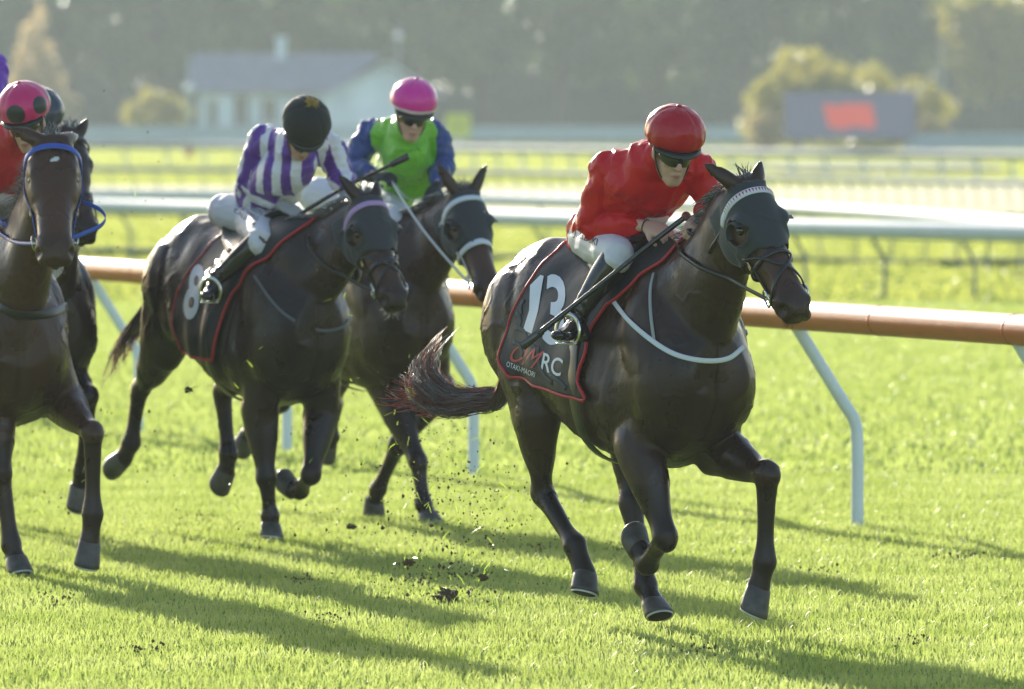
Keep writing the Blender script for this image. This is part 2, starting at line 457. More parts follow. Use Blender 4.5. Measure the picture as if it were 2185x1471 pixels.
# ------------------------------------------------------------------ house, screen, poles, sign
wall_m = mat('pale_wall', (0.70, 0.80, 0.86), 0.8, noise_col=(0.5, (0.42, 0.5, 0.56), 0.2))
roof_m = mat('grey_roof', (0.20, 0.21, 0.26), 0.6, noise_col=(1.2, (0.13, 0.14, 0.17), 0.2))
glass_d = mat('dark_window', (0.02, 0.03, 0.035), 0.1)
frame_m = mat('white_frame', (0.7, 0.72, 0.72), 0.5)
def house():
    D = 520.0; k = D / FPX
    root = empty('house', (gx(400, D), D, 0)); ox = gx(400, D)
    X = lambda px: gx(px, D) - ox
    Z = lambda py: CAMH - (py - 240) * k
    eave = Z(198); ridge = Z(132)
    xa, xb = X(425), X(715)
    g = Geo()
    g.box((xa, 0, 0), (xb, 7, eave)); g.build('wall', [wall_m], root, smooth=False)
    g = Geo()       # gabled wing to the right, its gable toward the camera
    x0, x1 = X(690), X(915); xm = X(828); zr = Z(137)
    ze = Z(205)
    v = [(x0, -1.6, 0), (x1, -1.6, 0), (x1, -1.6, ze), (xm, -1.6, zr - 0.15), (x0, -1.6, ze)]
    v += [(a, 7, c) for a, _, c in v]
    g.add(v, [(0, 1, 2, 3, 4), (9, 8, 7, 6, 5), (0, 5, 6, 1), (1, 6, 7, 2), (2, 7, 8, 3), (3, 8, 9, 4), (4, 9, 5, 0)])
    g.build('gable_wing', [wall_m], root, smooth=False)
    g = Geo()
    for (p, q) in (((X(680), ze - 0.25), (xm, zr)), ((xm, zr), (X(945), Z(205) - 0.15))):
        v = [(p[0], -2.1, p[1]), (q[0], -2.1, q[1]), (q[0], 7.3, q[1]), (p[0], 7.3, p[1])]
        v2 = [(a, b, c + 0.16) for a, b, c in v]
        g.add(v + v2, [(3, 2, 1, 0), (4, 5, 6, 7), (0, 1, 5, 4), (1, 2, 6, 5), (2, 3, 7, 6), (3, 0, 4, 7)])
    g.build('gable_roof', [mat('pale_roof_edge', (0.52, 0.6, 0.66), 0.6, noise_col=(2, (0.45, 0.52, 0.58), .2))], root, smooth=False)
    g = Geo()
    v = [(X(395), -0.9, eave), (X(712), -0.9, eave), (X(812), 3.5, ridge + .4), (X(412), 3.5, ridge + .4), (X(395), 7.8, eave), (X(700), 7.8, eave)]
    v2 = [(a, b, c + 0.15) for a, b, c in v]
    g.add(v + v2, [(0, 3, 2, 1), (3, 4, 5, 2), (6, 7, 8, 9), (9, 8, 11, 10), (0, 1, 7, 6), (1, 2, 8, 7), (2, 5, 11, 8), (5, 4, 10, 11), (4, 3, 9, 10), (3, 0, 6, 9)])
    rf = g.build('roof', [roof_m], root, smooth=False)
    g = Geo(); g.box((X(588), 2.8, ridge - 0.2), (X(606), 3.4, Z(88))); g.box((X(584), 2.7, Z(88)), (X(610), 3.5, Z(78)))
    ch = g.build('chimney', [wall_m], rf, smooth=False)
    for (a, b, y0, y1) in ((445, 462, 215, 285), (500, 530, 205, 285), (560, 590, 212, 262), (640, 680, 215, 262)):
        g = Geo(); g.box((X(a), -0.06, Z(y1)), (X(b), 0.02, Z(y0))); w = g.build('window', [glass_d], root, smooth=False)
        g = Geo()
        g.box((X(a) - .08, -0.1, Z(y1) - .08), (X(b) + .08, -0.03, Z(y1) + .0)); g.box((X(a) - .08, -0.1, Z(y0)), (X(b) + .08, -0.03, Z(y0) + .08))
        g.box(((X(a) + X(b)) / 2 - .03, -0.1, Z(y1)), ((X(a) + X(b)) / 2 + .03, -0.06, Z(y0)))
        g.build('window_frame', [frame_m], w, smooth=False)
    g = Geo(); g.box((X(465), -0.5, 0), (X(497), -0.02, Z(205))); g.build('porch_wall', [wall_m], root, smooth=False)
    tag(root, 'long pale house with grey roof, white gable and one chimney behind the hoarding', 'house')
house()

def screen():
    D = 405.0; k = D / FPX; ox = gx(1672, D)
    root = empty('big_screen', (ox, D, 0)); X = lambda px: gx(px, D) - ox; Z = lambda py: CAMH - (py - 240) * k
    g = Geo(); g.box((0, 0.02, Z(298)), (X(1955), 0.6, Z(195))); g.build('screen_case', [mat('screen_case', (0.10, 0.11, 0.17), 0.5)], root, smooth=False)
    m = mat('screen_face', (0.03, 0.035, 0.05), 0.6)
    b = m.node_tree.nodes['Principled BSDF']; b.inputs['Emission Color'].default_value = (0.03, 0.035, 0.06, 1); b.inputs['Emission Strength'].default_value = 1.0
    g = Geo(); g.box((X(1676), -0.02, Z(294)), (X(1951), 0.018, Z(199))); f = g.build('screen_face', [m], root, smooth=False)
    mr = mat('screen_red', (0.3, 0.02, 0.02), 0.3)
    b = mr.node_tree.nodes['Principled BSDF']; b.inputs['Emission Color'].default_value = (0.8, 0.08, 0.06, 1); b.inputs['Emission Strength'].default_value = 0.24
    g = Geo()
    rnd = random.Random(4)
    pts = [(1756, 222), (1790, 226), (1800, 221), (1860, 222), (1862, 240), (1868, 262), (1866, 275), (1820, 270), (1800, 277), (1768, 272), (1762, 250)]
    g.add([(X(a), -0.03, Z(b_)) for a, b_ in pts] + [(X(a), -0.022, Z(b_)) for a, b_ in pts], [tuple(range(11)), tuple(reversed(range(11, 22)))] + [(i, 11 + i, 11 + (i + 1) % 11, (i + 1) % 11) for i in range(11)])
    g.build('red_panel', [mr], f, smooth=False)
    for px in (1700, 1925):
        g = Geo(); g.box((X(px), 0.2, 0), (X(px) + .25, 0.45, Z(297))); g.build('leg', [roof_m], root, smooth=False)
    tag(root, 'big dark electronic screen showing a red shape, on the infield by the bushes', 'screen')
screen()

def pole(name, lab, cat, px, D, y_top, r, ball=None, red=None, m=greyw):
    k = D / FPX; root = empty(name, (gx(px, D), D, 0)); zt = CAMH - (y_top - 240) * k
    g = Geo(); g.tube([(0, 0, 0), (0, 0, zt * .6), (0, 0, zt)], [r, r * .8, r * .6], n=10, sub=2); g.build('pole', [m], root)
    if ball:
        g = Geo(); g.ball((0, -0.1, CAMH - (ball - 240) * k), 0.24); g.build('globe', [frame_m], root)
    if red:
        g = Geo(); z = CAMH - (red - 240) * k; g.tube([(0, -0.12, z - .35), (0, -0.12, z + .3)], [.16, .2], n=12, sub=2); g.build('red_marker', [mat('red_marker', (0.55, 0.05, 0.05), .5)], root)
    tag(root, lab, cat)
pole('pole', 'thin pale pole with a white globe and a red marker left of the house', 'pole', 404, 400, 122, 0.10, 190, 330)
pole('pole', 'grey mast standing up behind the gable of the house', 'mast', 850, 540, 55, 0.13, 78, None, mat('mast_grey', (0.3, 0.32, 0.34), .6))
pole('pole', 'slim grey mast before the trees near the right edge', 'mast', 2010, 520, 90, 0.12, None, None, mat('mast_grey_two', (0.3, 0.32, 0.34), .6))
def yellow_sign():
    D = 380.0; k = D / FPX; root = empty('sign', (gx(977, D), D, 0)); Z = lambda py: CAMH - (py - 240) * k
    w = 27 * k
    g = Geo(); g.tube([(-w, 0, Z(293)), (-w, 0, Z(243))], [.01, .01], n=6, sub=1) if 0 else g.box((-w, 0, Z(293)), (w, 0.08, Z(243)))
    g.build('board', [mat('yellow_board', (0.62, 0.62, 0.06), .5)], root, smooth=False)
    g = Geo(); g.blob((0.03, -0.012, Z(268)), (.12, 0, 0), (0, .008, 0), (0, 0, .16), n=16, m=8); g.build('mark', [mat('sign_mark', (0.32, 0.34, 0.08), .6)], root)
    g = Geo(); g.tube([(0, .12, 0), (0, .12, Z(250))], [.05, .05], n=8, sub=2); g.build('post', [postw], root)
    tag(root, 'square yellow board with a darker mark on a post behind the rails', 'sign')
yellow_sign()

# ------------------------------------------------------------------ trees and bushes
def leaf_mat(name, c1, c2, tr, k=0.4):
    return blade_material(name, c1, c2, tr, k)
leafD = leaf_mat('dark_leaves', (0.040, 0.065, 0.025), (0.075, 0.11, 0.035), (2.0, 2.0, 1.2), 0.35)
leafL = leaf_mat('light_leaves', (0.20, 0.21, 0.045), (0.33, 0.31, 0.08), (2.0, 1.8, 1.1), 0.5)
leafC = leaf_mat('straw_leaves', (0.34, 0.27, 0.14), (0.46, 0.38, 0.22), (1.8, 1.7, 1.4), 0.5)
bark = mat('bark', (0.07, 0.055, 0.04), 0.9, bump=(8, 0.8, 0.05), noise_col=(4, (0.11, 0.09, 0.07), 0.2))
def crown_mesh(name, lobes, n, size, m, seed):
    rng = np.random.default_rng(seed)
    L = np.array(lobes, float); vol = L[:, 3] * L[:, 4] * L[:, 3]; pr = vol / vol.sum()
    idx = rng.choice(len(L), n, p=pr)
    d = rng.normal(size=(n, 3)); d /= np.linalg.norm(d, axis=1)[:, None]
    rr = (0.55 + 0.5 * rng.random(n) ** 0.6)
    c = L[idx, :3] + d * rr[:, None] * np.stack([L[idx, 3], L[idx, 3], L[idx, 4]], 1)
    nz = vnoise(c, 0.55, seed); keep = nz > -0.22
    c = c[keep]; n = len(c)
    a = rng.normal(size=(n, 3)); a /= np.linalg.norm(a, axis=1)[:, None]
    b = np.cross(a, rng.normal(size=(n, 3))); b /= np.linalg.norm(b, axis=1)[:, None]
    s = size * (0.5 + rng.random(n))[:, None]
    V = np.stack([c - a * s, c + b * s * .55, c + a * s, c - b * s * .55], 1).reshape(-1, 3)
    me = bpy.data.meshes.new(name); me.from_pydata(V.tolist(), [], (np.arange(n)[:, None] * 4 + np.arange(4)).tolist()); me.materials.append(m)
    return me
def tree_mesh(kind, H, seed, lm, leaf=0.34, n=5200):
    rnd = random.Random(seed); lobes = []
    if kind == 'round':
        for i in range(16):
            a = rnd.random() * 6.28; r = rnd.random() ** .6 * H * .25; z = H * (.34 + .5 * rnd.random())
            lobes.append((math.cos(a) * r, math.sin(a) * r, z, H * (.10 + .08 * rnd.random()), H * (.09 + .06 * rnd.random())))
        lobes.append((0, 0, H * .6, H * .2, H * .25))
    else:
        for i in range(14):
            t = i / 13; z = H * (.1 + .85 * t); w = H * .2 * (1 - t) + .25
            a = rnd.random() * 6.28
            lobes.append((math.cos(a) * w * .3, math.sin(a) * w * .3, z, w, H * .07))
    return crown_mesh('crown', lobes, n, leaf, lm, seed), H
def trunk_geo(H, seed):
    rnd = random.Random(seed); g = Geo()
    g.tube([(0, 0, -.3), (.1, 0, H * .2), (-.1, .1, H * .5), (0, 0, H * .8)], [H * .028, H * .02, H * .013, H * .004], n=8, sub=4)
    for i in range(7):
        a = rnd.random() * 6.28; z = H * (.22 + .4 * rnd.random()); l = H * .22
        g.tube([(0, 0, z), (math.cos(a) * l * .5, math.sin(a) * l * .5, z + l * .35), (math.cos(a) * l, math.sin(a) * l, z + l * .8)], [H * .009, H * .006, H * .002], n=6, sub=3)
    return g
protos = []
for i, (kind, H, lm) in enumerate([('round', 15, leafD), ('round', 18, leafD), ('round', 16, leafD), ('cone', 17, leafC), ('round', 13, leafL)]):
    cm, _ = tree_mesh(kind, H, 11 + i, lm)
    r = empty('tree', (0, 0, 0)); link_mesh('crown', cm, r); trunk_geo(H, i).build('trunk', [bark], r)
    protos.append(r)
used = [False] * 5
def place_tree(i, px, D, sc, rz, lab, group='trees of the hazy wood behind the course'):
    o = protos[i] if not used[i] else copy_tree(protos[i])
    used[i] = True
    o.location = (gx(px, D), D, -0.2); o.rotation_euler = (0, 0, rz); o.scale = (sc, sc, sc) if i != 3 else (sc * 1.35, sc * 1.35, sc)
    tag(o, lab, 'tree', group)
rnd = random.Random(9)
wood_lab = 'dark hazy tree among the unbroken wood behind the course'
for row, (D, step, off) in enumerate(((575, 175, 0), (620, 165, 80), (680, 150, 30))):
    px = -520 + off
    while px < 2800:
        place_tree(rnd.choice((0, 1, 2)), px + rnd.uniform(-30, 30), D + rnd.uniform(-12, 12), rnd.uniform(.85, 1.25), rnd.random() * 6, wood_lab)
        px += step
place_tree(3, 80, 540, 0.58, 0.4, 'pale straw-coloured conifer at the upper left edge', None)
place_tree(4, 1760, 560, 0.55, 1.0, 'lighter green tree behind the big screen', None)
place_tree(4, 2120, 560, 0.95, 2.0, 'yellow-green tree in the upper right corner', None)
def bush(lab, px, D, w, h, lm, seed, leaf=0.16, n=2600):
    rnd = random.Random(seed); lobes = []
    for i in range(20):
        x = (i / 9.5 - 1) * w * .42
        hh = h * (1 - .35 * abs(x) / (w * .5))
        lobes.append((x, rnd.uniform(-.5, .5), hh * rnd.uniform(.3, .8), w * .13 + .25, hh * .24))
    r = empty('bush', (gx(px, D), D, 0)); link_mesh('foliage', crown_mesh('foliage', lobes, n, leaf, lm, seed), r)
    g = Geo()
    for i in range(6):
        x = (i - 2.5) * w * .12; g.tube([(x * .3, 0, -.1), (x * .7, .1, h * .3), (x, 0, h * .6)], [.06, .04, .015], n=6, sub=3)
    g.build('stem', [bark], r); tag(r, lab, 'bush')
bush('tall yellow-lit bush behind the left side of the big screen', 1715, 430, 5.6, 5.6, leafL, 31, n=6500)
bush('long yellow-lit bush rising behind the right side of the big screen', 1865, 432, 7.2, 4.9, leafL, 32, n=6500)
bush('narrow pale bush left of the big screen legs', 1630, 428, 1.6, 2.6, leafC, 33, n=1200)
bush('rusty brown bush just right of the big screen', 1985, 425, 1.5, 2.3, leafC, 34, n=1200)
bush('low yellow bush under the big screen', 1830, 400, 3.5, 0.75, leafL, 35, n=900)
bush('yellow-green bush left of the house, below a pale board', 335, 500, 3.6, 3.8, leafL, 36)

# wooded slope behind the trees
slope_m = mat('wooded_slope', (0.022, 0.036, 0.016), 0.95, noise_col=(0.16, (0.045, 0.065, 0.026), 0.18), bump=(0.4, 1.0, 2.0))
rng_ = np.random.default_rng(5)
g = Geo(); NX, NY = 150, 26
vv = []
for j in range(NY):
    for i in range(NX):
        x = -260 + 520 * i / (NX - 1); y = 628 + 110 * j / (NY - 1)
        t = j / (NY - 1)
        z = -0.5 + 3.4 * min(1, j) + 34 * t ** .9 + 2.2 * noise.noise(Vector((x * .16, y * .16, 1))) + 1.3 * noise.noise(Vector((x * .45, y * .45, 5)))
        vv.append((x, y, z if j else -0.5))
g.add(vv, [(j * NX + i, j * NX + i + 1, (j + 1) * NX + i + 1, (j + 1) * NX + i) for j in range(NY - 1) for i in range(NX - 1)])
tag(g.build('hill', [slope_m]), kind='structure')

# haze: the lit evening air
hg = Geo(); hg.box((-950, -75, -1.2), (950, 2260, 44))
hz = hg.build('haze', [], smooth=False)
hm = bpy.data.materials.new('haze_air'); hm.use_nodes = True
for nd in list(hm.node_tree.nodes):
    if nd.type == 'BSDF_PRINCIPLED': hm.node_tree.nodes.remove(nd)
pv = hm.node_tree.nodes.new('ShaderNodeVolumePrincipled')
pv.inputs['Color'].default_value = (0.80, 0.90, 0.98, 1)
pv.inputs['Density'].default_value = HAZE
pv.inputs['Anisotropy'].default_value = 0.2
hm.node_tree.links.new(pv.outputs[0], hm.node_tree.nodes['Material Output'].inputs['Volume'])
hz.data.materials.append(hm)
tag(hz, 'pale sunlit evening haze over the whole course', 'haze', kind='stuff')
# ------------------------------------------------------------------ coat, tack, cloth materials
coat = mask_mat('bay_coat', (0.012, 0.008, 0.006), (0.085, 0.038, 0.020), 0.30, sheen=0.0, spec=0.34, colC=(0.62, 0.62, 0.60), bump=(45, 0.30, 0.006), soft=0.25)
hoof_m = mat('hoof_horn', (0.030, 0.027, 0.023), 0.5, noise_col=(14, (0.11, 0.10, 0.085), 0.22), bump=(80, 0.2, 0.002))
sole_m = mat('hoof_sole', (0.03, 0.022, 0.016), 0.9)
shoe_m = mat('aluminium_shoe', (0.55, 0.56, 0.56), 0.35, metal=0.7)
_nt = coat.node_tree; _n = _nt.nodes.new('ShaderNodeTexNoise'); _n.inputs['Scale'].default_value = 7; _n.inputs['Detail'].default_value = 6
_tc = _nt.nodes.new('ShaderNodeTexCoord'); _nt.links.new(_tc.outputs['Object'], _n.inputs['Vector'])
_mr = _nt.nodes.new('ShaderNodeMapRange'); _mr.inputs['From Min'].default_value = .35; _mr.inputs['From Max'].default_value = .65; _mr.inputs['To Min'].default_value = .20; _mr.inputs['To Max'].default_value = .48
_nt.links.new(_n.outputs['Fac'], _mr.inputs['Value']); _nt.links.new(_mr.outputs[0], _nt.nodes['Principled BSDF'].inputs['Roughness'])
eye_m = mat('eye_dark', (0.006, 0.004, 0.003), 0.06, coat=1.0)
nostril_m = mat('nostril_dark', (0.006, 0.004, 0.004), 0.7)
hair_m = mat('black_hair', (0.035, 0.024, 0.018), 0.22, spec=1.0, sheen=0.6)
hair_red = mat('red_hair', (0.20, 0.062, 0.030), 0.28, spec=0.9, trans=((0.60, 0.20, 0.09), 0.45))
leather = mat('black_leather', (0.014, 0.013, 0.013), 0.32, spec=0.6, bump=(90, 0.2, 0.002))
steel = mat('steel', (0.62, 0.62, 0.60), 0.18, metal=1.0)
brass = mat('brass', (0.60, 0.45, 0.16), 0.25, metal=1.0)
hood_m = mat('hood_cloth', (0.022, 0.026, 0.030), 0.7, bump=(300, 0.3, 0.001), sheen=0.2)
cloth_m = mat('saddle_cloth', (0.012, 0.015, 0.017), 0.5, spec=.3, bump=(5, 0.35, 0.03))
piping_m = mat('red_piping', (0.42, 0.012, 0.018), 0.5)
num_m = mat('number_white', (0.62, 0.66, 0.74), 0.5)
grey_m = mat('grey_print', (0.055, 0.065, 0.075), 0.6, spec=.2)
red_m = mat('red_print', (0.45, 0.02, 0.02), 0.5)
strap_white = mat('white_strap', (0.62, 0.66, 0.70), 0.45)
strap_blue = mat('blue_strap', (0.035, 0.09, 0.42), 0.4)
strap_grey = mat('grey_strap', (0.30, 0.32, 0.33), 0.5)

def ribbon(pts, nrm, w, th, n_sub=4):
    """flat strap along pts, lying across the normals"""
    K = catmull([[*p, *q] for p, q in zip(pts, nrm)], n_sub)
    T = np.gradient(K[:, :3], axis=0); secs = []
    for i in range(len(K)):
        t = T[i] / (np.linalg.norm(T[i]) + 1e-9); nn = K[i, 3:6]; nn = nn - t * nn.dot(t); nn /= np.linalg.norm(nn) + 1e-9
        b = np.cross(t, nn)
        secs.append((K[i, :3], b * w / 2, nn * th / 2, 4, 0))
    return secs

class Horse:
    pass

def build_horse(label, px0, D0, phi, cfg):
    h = Horse(); S = cfg.get('S', 1.0)
    ox, oy = gx(px0, D0), D0
    root = empty('horse', (ox, oy, 0), R(phi) - math.pi / 2)
    M = Matrix.Translation((ox, oy, 0)) @ Matrix.Rotation(R(phi) - math.pi / 2, 4, 'Z'); Mi = M.inverted()
    hd = Vector((math.sin(R(phi)), -math.cos(R(phi)), 0)); O = Vector((ox, oy, 0))
    def pa(px, py, a):
        d = ray(px, py); c = Vector((0, 0, CAMH))
        t = (a - (c - O).dot(hd)) / d.dot(hd)
        return Mi @ (c + d * t)
    h.pa = pa; h.root = root; h.M = M; h.Mi = Mi
    h.lray = lambda px, py: (Mi @ Vector((0, 0, CAMH)), (Mi.to_3x3() @ ray(px, py)).normalized())
    sh = cfg.get('dz', 0.0); sl = cfg.get('dl', 0.0)
    g = Geo()
    tors = [(-.83, 1.40, 1.10, .10), (-.77, 1.50, 1.00, .18), (-.66, 1.575, .94, .24), (-.50, 1.615, .91, .275), (-.33, 1.60, .87, .28),
            (-.16, 1.56, .82, .285), (.02, 1.535, .755, .295), (.20, 1.545, .70, .29), (.38, 1.60, .675, .265), (.54, 1.585, .70, .245),
            (.68, 1.48, .77, .23), (.79, 1.36, .85, .19), (.865, 1.24, .96, .12)]
    secs = []
    for (a, t, b, w) in tors:
        if a > .3: tp = .30
        elif a < -.3: tp = .16
        else: tp = .24
        secs.append([a * S, sl, (t + b) / 2 * S + sh, w * S, (t - b) / 2 * S, tp])
    K = catmull(secs, 3)
    g.loft([((k[0], k[1], k[2]), (0, k[3], 0), (0, 0, k[4]), 2.25, k[5]) for k in K], 32)
    # muscle masses
    for s in (-1, 1):
        g.blob((-.56 * S, sl + s * .145 * S, 1.24 * S + sh), (.25 * S, 0, 0), (0, .15 * S, 0), (0, 0, .27 * S))        # gluteal / thigh
        g.blob((.55 * S, sl + s * .145 * S, 1.15 * S + sh), (.19 * S, 0, .05), (0, .115 * S, 0), (-.08 * S, 0, .27 * S))  # shoulder blade
        g.blob((.70 * S, sl + s * .095 * S, 1.02 * S + sh), (.15 * S, 0, 0), (0, .105 * S, 0), (0, 0, .20 * S))           # pectoral
        g.blob((.45 * S, sl + s * .155 * S, 1.02 * S + sh), (.13 * S, 0, 0), (0, .09 * S, 0), (0, 0, .15 * S))            # elbow mass
    # head frame
    P0 = pa(*cfg['poll']); P1 = pa(*cfg['nose'])
    u = (P1 - P0).normalized(); hs = (P1 - P0).length / .60
    y = R(cfg.get('yaw', 20)); rl = cfg.get('roll', 0.1)
    v = Mi.to_3x3() @ Vector((math.cos(y), math.sin(y), rl)); v = (v - u * v.dot(u)).normalized()
    w = u.cross(v) * 1.0
    if w.dot(Mi.to_3x3() @ Vector((0.2, -1, .3))) < 0: w = -w
    h.u, h.v, h.w, h.P0, h.hs = u, v, w, P0, hs
    hw = cfg.get('hw', 1.0)
    h.head = head = lambda t, lat, d: P0 + (u * t + v * lat + w * d) * hs
    prof = [(-.055, .000, -.09, .046), (-.02, .022, -.15, .066), (.04, .030, -.20, .082), (.10, .034, -.235, .092), (.155, .030, -.25, .098),
            (.20, .024, -.252, .096), (.25, .016, -.238, .084), (.30, .010, -.205, .072), (.36, .006, -.168, .061), (.42, .004, -.140, .054),
            (.48, .004, -.122, .051), (.53, .004, -.116, .055), (.57, -.002, -.112, .058), (.60, -.014, -.108, .052), (.63, -.036, -.098, .038)]
    K = catmull([[*p] for p in prof], 3)
    g.loft([(head(k[0], 0, (k[1] + k[2]) / 2), v * k[3] * hs * hw * (1.14 + .30 * max(0, k[0] - .2) / .4), w * (k[1] - k[2]) / 2 * hs, 2.35, -.10 if k[0] < .3 else .12) for k in K], 28)
    for s in (-1, 1):
        g.blob(head(.17, s * .066, -.165), u * .10 * hs, v * .042 * hs, w * .085 * hs)            # cheek
        g.blob(head(.165, s * .084, -.018), u * .045 * hs, v * .028 * hs, w * .030 * hs)          # brow
        g.tube([head(.22, s * .094, -.075), head(.30, s * .076, -.075), head(.40, s * .058, -.062)], [.014 * hs, .012 * hs, .007 * hs], n=8, sub=3)  # cheek bone
        g.blob(head(.565, s * .055, -.045), u * .042 * hs, v * .027 * hs, w * .038 * hs)          # nostril wing
        # ears
        ear = cfg.get('ear', (0.1, 0.25, 0.0))
        e0 = head(-.005, s * .050, .0)
        if cfg.get('ears'):
            tip = pa(*cfg['ears'][0 if s < 0 else 1])
        else:
            tip = e0 + (-u * .85 + v * s * ear[1] + w * ear[0]).normalized() * .165 * hs
        ax = tip - e0
        fw = (w * .8 + v * s * .5).normalized()
        g.tube([e0, e0 + ax * .25, e0 + ax * .55, e0 + ax * .82, tip], [(.030 * hs, .026 * hs), (.036 * hs, .024 * hs), (.034 * hs, .016 * hs), (.019 * hs, .010 * hs), (.004, .004)], side=fw.cross(ax.normalized()), n=14, sub=4)
    g.tube([head(.605, 0, -.118), head(.56, 0, -.128), head(.50, 0, -.125)], [(.026 * hs, .018 * hs), (.034 * hs, .022 * hs), (.03 * hs, .015 * hs)], side=v, n=12, sub=3)  # chin, lower lip
    # neck
    n0 = Vector((.42 * S, sl, 1.26 * S + sh)); nE = head(.12, 0, -.12)
    A = Vector((.66 * S, sl, 1.36 * S + sh)); nb = head(.045, 0, -.165)
    mid = A.lerp(nb, .5) + Vector((0.0, 0, cfg.get('arch', -.025)))
    g.tube([n0, A, mid, nb, nE], [(.175 * S, .33 * S), (.150 * S, .275 * S), (.108 * S, .198 * S), (.088 * hs, .138 * hs), (.07 * hs, .10 * hs)], side=(0, 1, 0), n=26, sub=6, e=2.2)
    # legs
    hoofs = []
    def tendon(a, b, back):
        t0, t1 = a.lerp(b, .12), b
        g.tube([t0 + back * .030 * S, t0.lerp(t1, .5) + back * .033 * S, t1 + back * .022 * S], [(.020 * S, .018 * S), (.017 * S, .015 * S), (.026 * S, .022 * S)], n=10, sub=4)
    def hindleg(J, s):
        st, hk, ft, cr, so = [Vector(j) if len(j) == 3 and isinstance(j, Vector) else pa(*j) for j in J]
        hip = Vector((-.50 * S, sl + s * .13 * S, 1.30 * S + sh))
        gm = st.lerp(hk, .5); side = (0, 1, 0)
        back = (hk - ft).cross(Vector((0, 1, 0))).normalized()
        if back.x > 0: back = -back
        g.tube([hip, hip.lerp(st, .55), st], [(.145 * S, .25 * S), (.135 * S, .215 * S), (.098 * S, .15 * S)], side=side, n=18)
        g.tube([st + (hip - st) * .15, st, gm, hk + (st - hk) * .2, hk], [(.10 * S, .15 * S), (.095 * S, .135 * S), (.070 * S, .095 * S), (.045 * S, .060 * S), (.050 * S, .065 * S)], side=side, n=16)
        tendon(hk, ft, back)
        g.blob(hk + back * .040 * S + (st - hk).normalized() * .025 * S, (.026, 0, 0), (0, .024, 0), (0, 0, .045))
        g.tube([hk + (st - hk).normalized() * .03, hk, hk.lerp(ft, .28), hk.lerp(ft, .72), ft], [(.044, .056), (.051 * S, .064 * S), (.041 * S, .044 * S), (.036 * S, .038 * S), (.054 * S, .056 * S)], side=side, n=14)
        g.tube([ft, ft.lerp(cr, .5), cr], [(.051 * S, .054 * S), (.043 * S, .045 * S), (.051 * S, .050 * S)], side=side, n=14)
        g.blob(ft + back * .022, (.022, 0, 0), (0, .024, 0), (0, 0, .028))
        hoofs.append((cr, so))
    def foreleg(J, s):
        el, kn, ft, cr, so = [pa(*j) for j in J]
        shd = Vector((.52 * S, sl + s * .145 * S, 1.16 * S + sh)); side = (0, 1, 0)
        g.tube([shd, shd.lerp(el, .6), el], [(.095 * S, .17 * S), (.09 * S, .145 * S), (.078 * S, .11 * S)], side=side, n=18)
        d = (kn - el)
        g.tube([el - d * .12, el, el + d * .4, el + d * .8, kn, kn + d * .06], [(.092 * S, .125 * S), (.090 * S, .115 * S), (.074 * S, .090 * S), (.050 * S, .056 * S), (.055 * S, .057 * S), (.045 * S, .045 * S)], side=side, n=16)
        g.blob(kn, (.054 * S, 0, 0), (0, .057 * S, 0), (0, 0, .062 * S))
        g.tube([kn, kn.lerp(ft, .22), kn.lerp(ft, .7), ft], [(.051 * S, .052 * S), (.043 * S, .040 * S), (.037 * S, .036 * S), (.053 * S, .053 * S)], side=side, n=14)
        back = (kn - ft).cross(Vector((0, 1, 0))).normalized()
        if back.x > 0 and kn.z - ft.z > .15: back = -back
        tendon(kn, ft, back)
        g.blob(ft + back * .02, (.024, 0, 0), (0, .026, 0), (0, 0, .028))
        g.tube([ft, ft.lerp(cr, .5), cr], [(.050 * S, .051 * S), (.043 * S, .044 * S), (.051 * S, .050 * S)], side=side, n=14)
        hoofs.append((cr, so))
    foreleg(cfg['RF'], -1); foreleg(cfg['LF'], 1)
    hindleg(cfg['RH'], -1); hindleg(cfg['LH'], 1)
    me = fuse(g, 'body', cfg.get('voxel', .0085), 11, [coat])
    co = coords(me); nr = normals(me)
    # nostrils pushed in, mouth line, eye sockets; muscle relief over the body
    hc = np.array(P0); U = np.array(u); V = np.array(v); Wn = np.array(w)
    rel = (co - hc) / hs; T = rel @ U; L = rel @ V; Dd = rel @ Wn
    inhead = (T > -.1) & (T < .7) & (np.abs(L) < .14) & (Dd < .1) & (Dd > -.3)
    for s in (-1, 1):
        d2 = ((T - .583) / .021) ** 2 + ((Dd + .048) / .026) ** 2
        sel = inhead & (L * s > .015)
        co -= (np.exp(-d2) * sel * .026 * hs)[:, None] * V[None] * s
        co -= (np.exp(-d2) * sel * .012 * hs)[:, None] * U[None]
        d3 = ((T - .585) / .05) ** 2 + ((Dd + .098) / .006) ** 2
        co -= (np.exp(-d3) * (inhead & (L * s > .005)) * .007 * hs)[:, None] * V[None] * s
        d4 = ((T - .185) / .034) ** 2 + ((Dd + .045) / .024) ** 2
        co -= (np.exp(-d4) * sel * .012 * hs)[:, None] * V[None] * s
    x, z = co[:, 0] / S, co[:, 2] / S
    nz = vnoise(co, 5.0, 3 + px0 * .01) * .014 + vnoise(co * np.array([1, 1, .5]), 10, 7) * .0065
    rdg = vnoise(co + .02 * np.stack([vnoise(co, 20, 1), vnoise(co, 20, 2), vnoise(co, 20, 3)], 1), 6.5, 21)
    veins = np.exp(-(rdg / .035) ** 2) * .0042 * (np.clip(vnoise(co, 3, 8) * 3 + .6, 0, 1)) * (z > .5)
    nz = nz * (~inhead) * np.clip((z - .45) * 3, 0.25, 1)
    # grooves: shoulder edge, rib lines, thigh line, neck groove
    gro = np.exp(-((x - (.40 + (z - 1.2) * .25)) / .022) ** 2) * ((z > .95) & (z < 1.5)) * .004
    gro += np.exp(-((x + .42 - (1.25 - z) * .25) / .03) ** 2) * ((z > 1.0) & (z < 1.45)) * .005
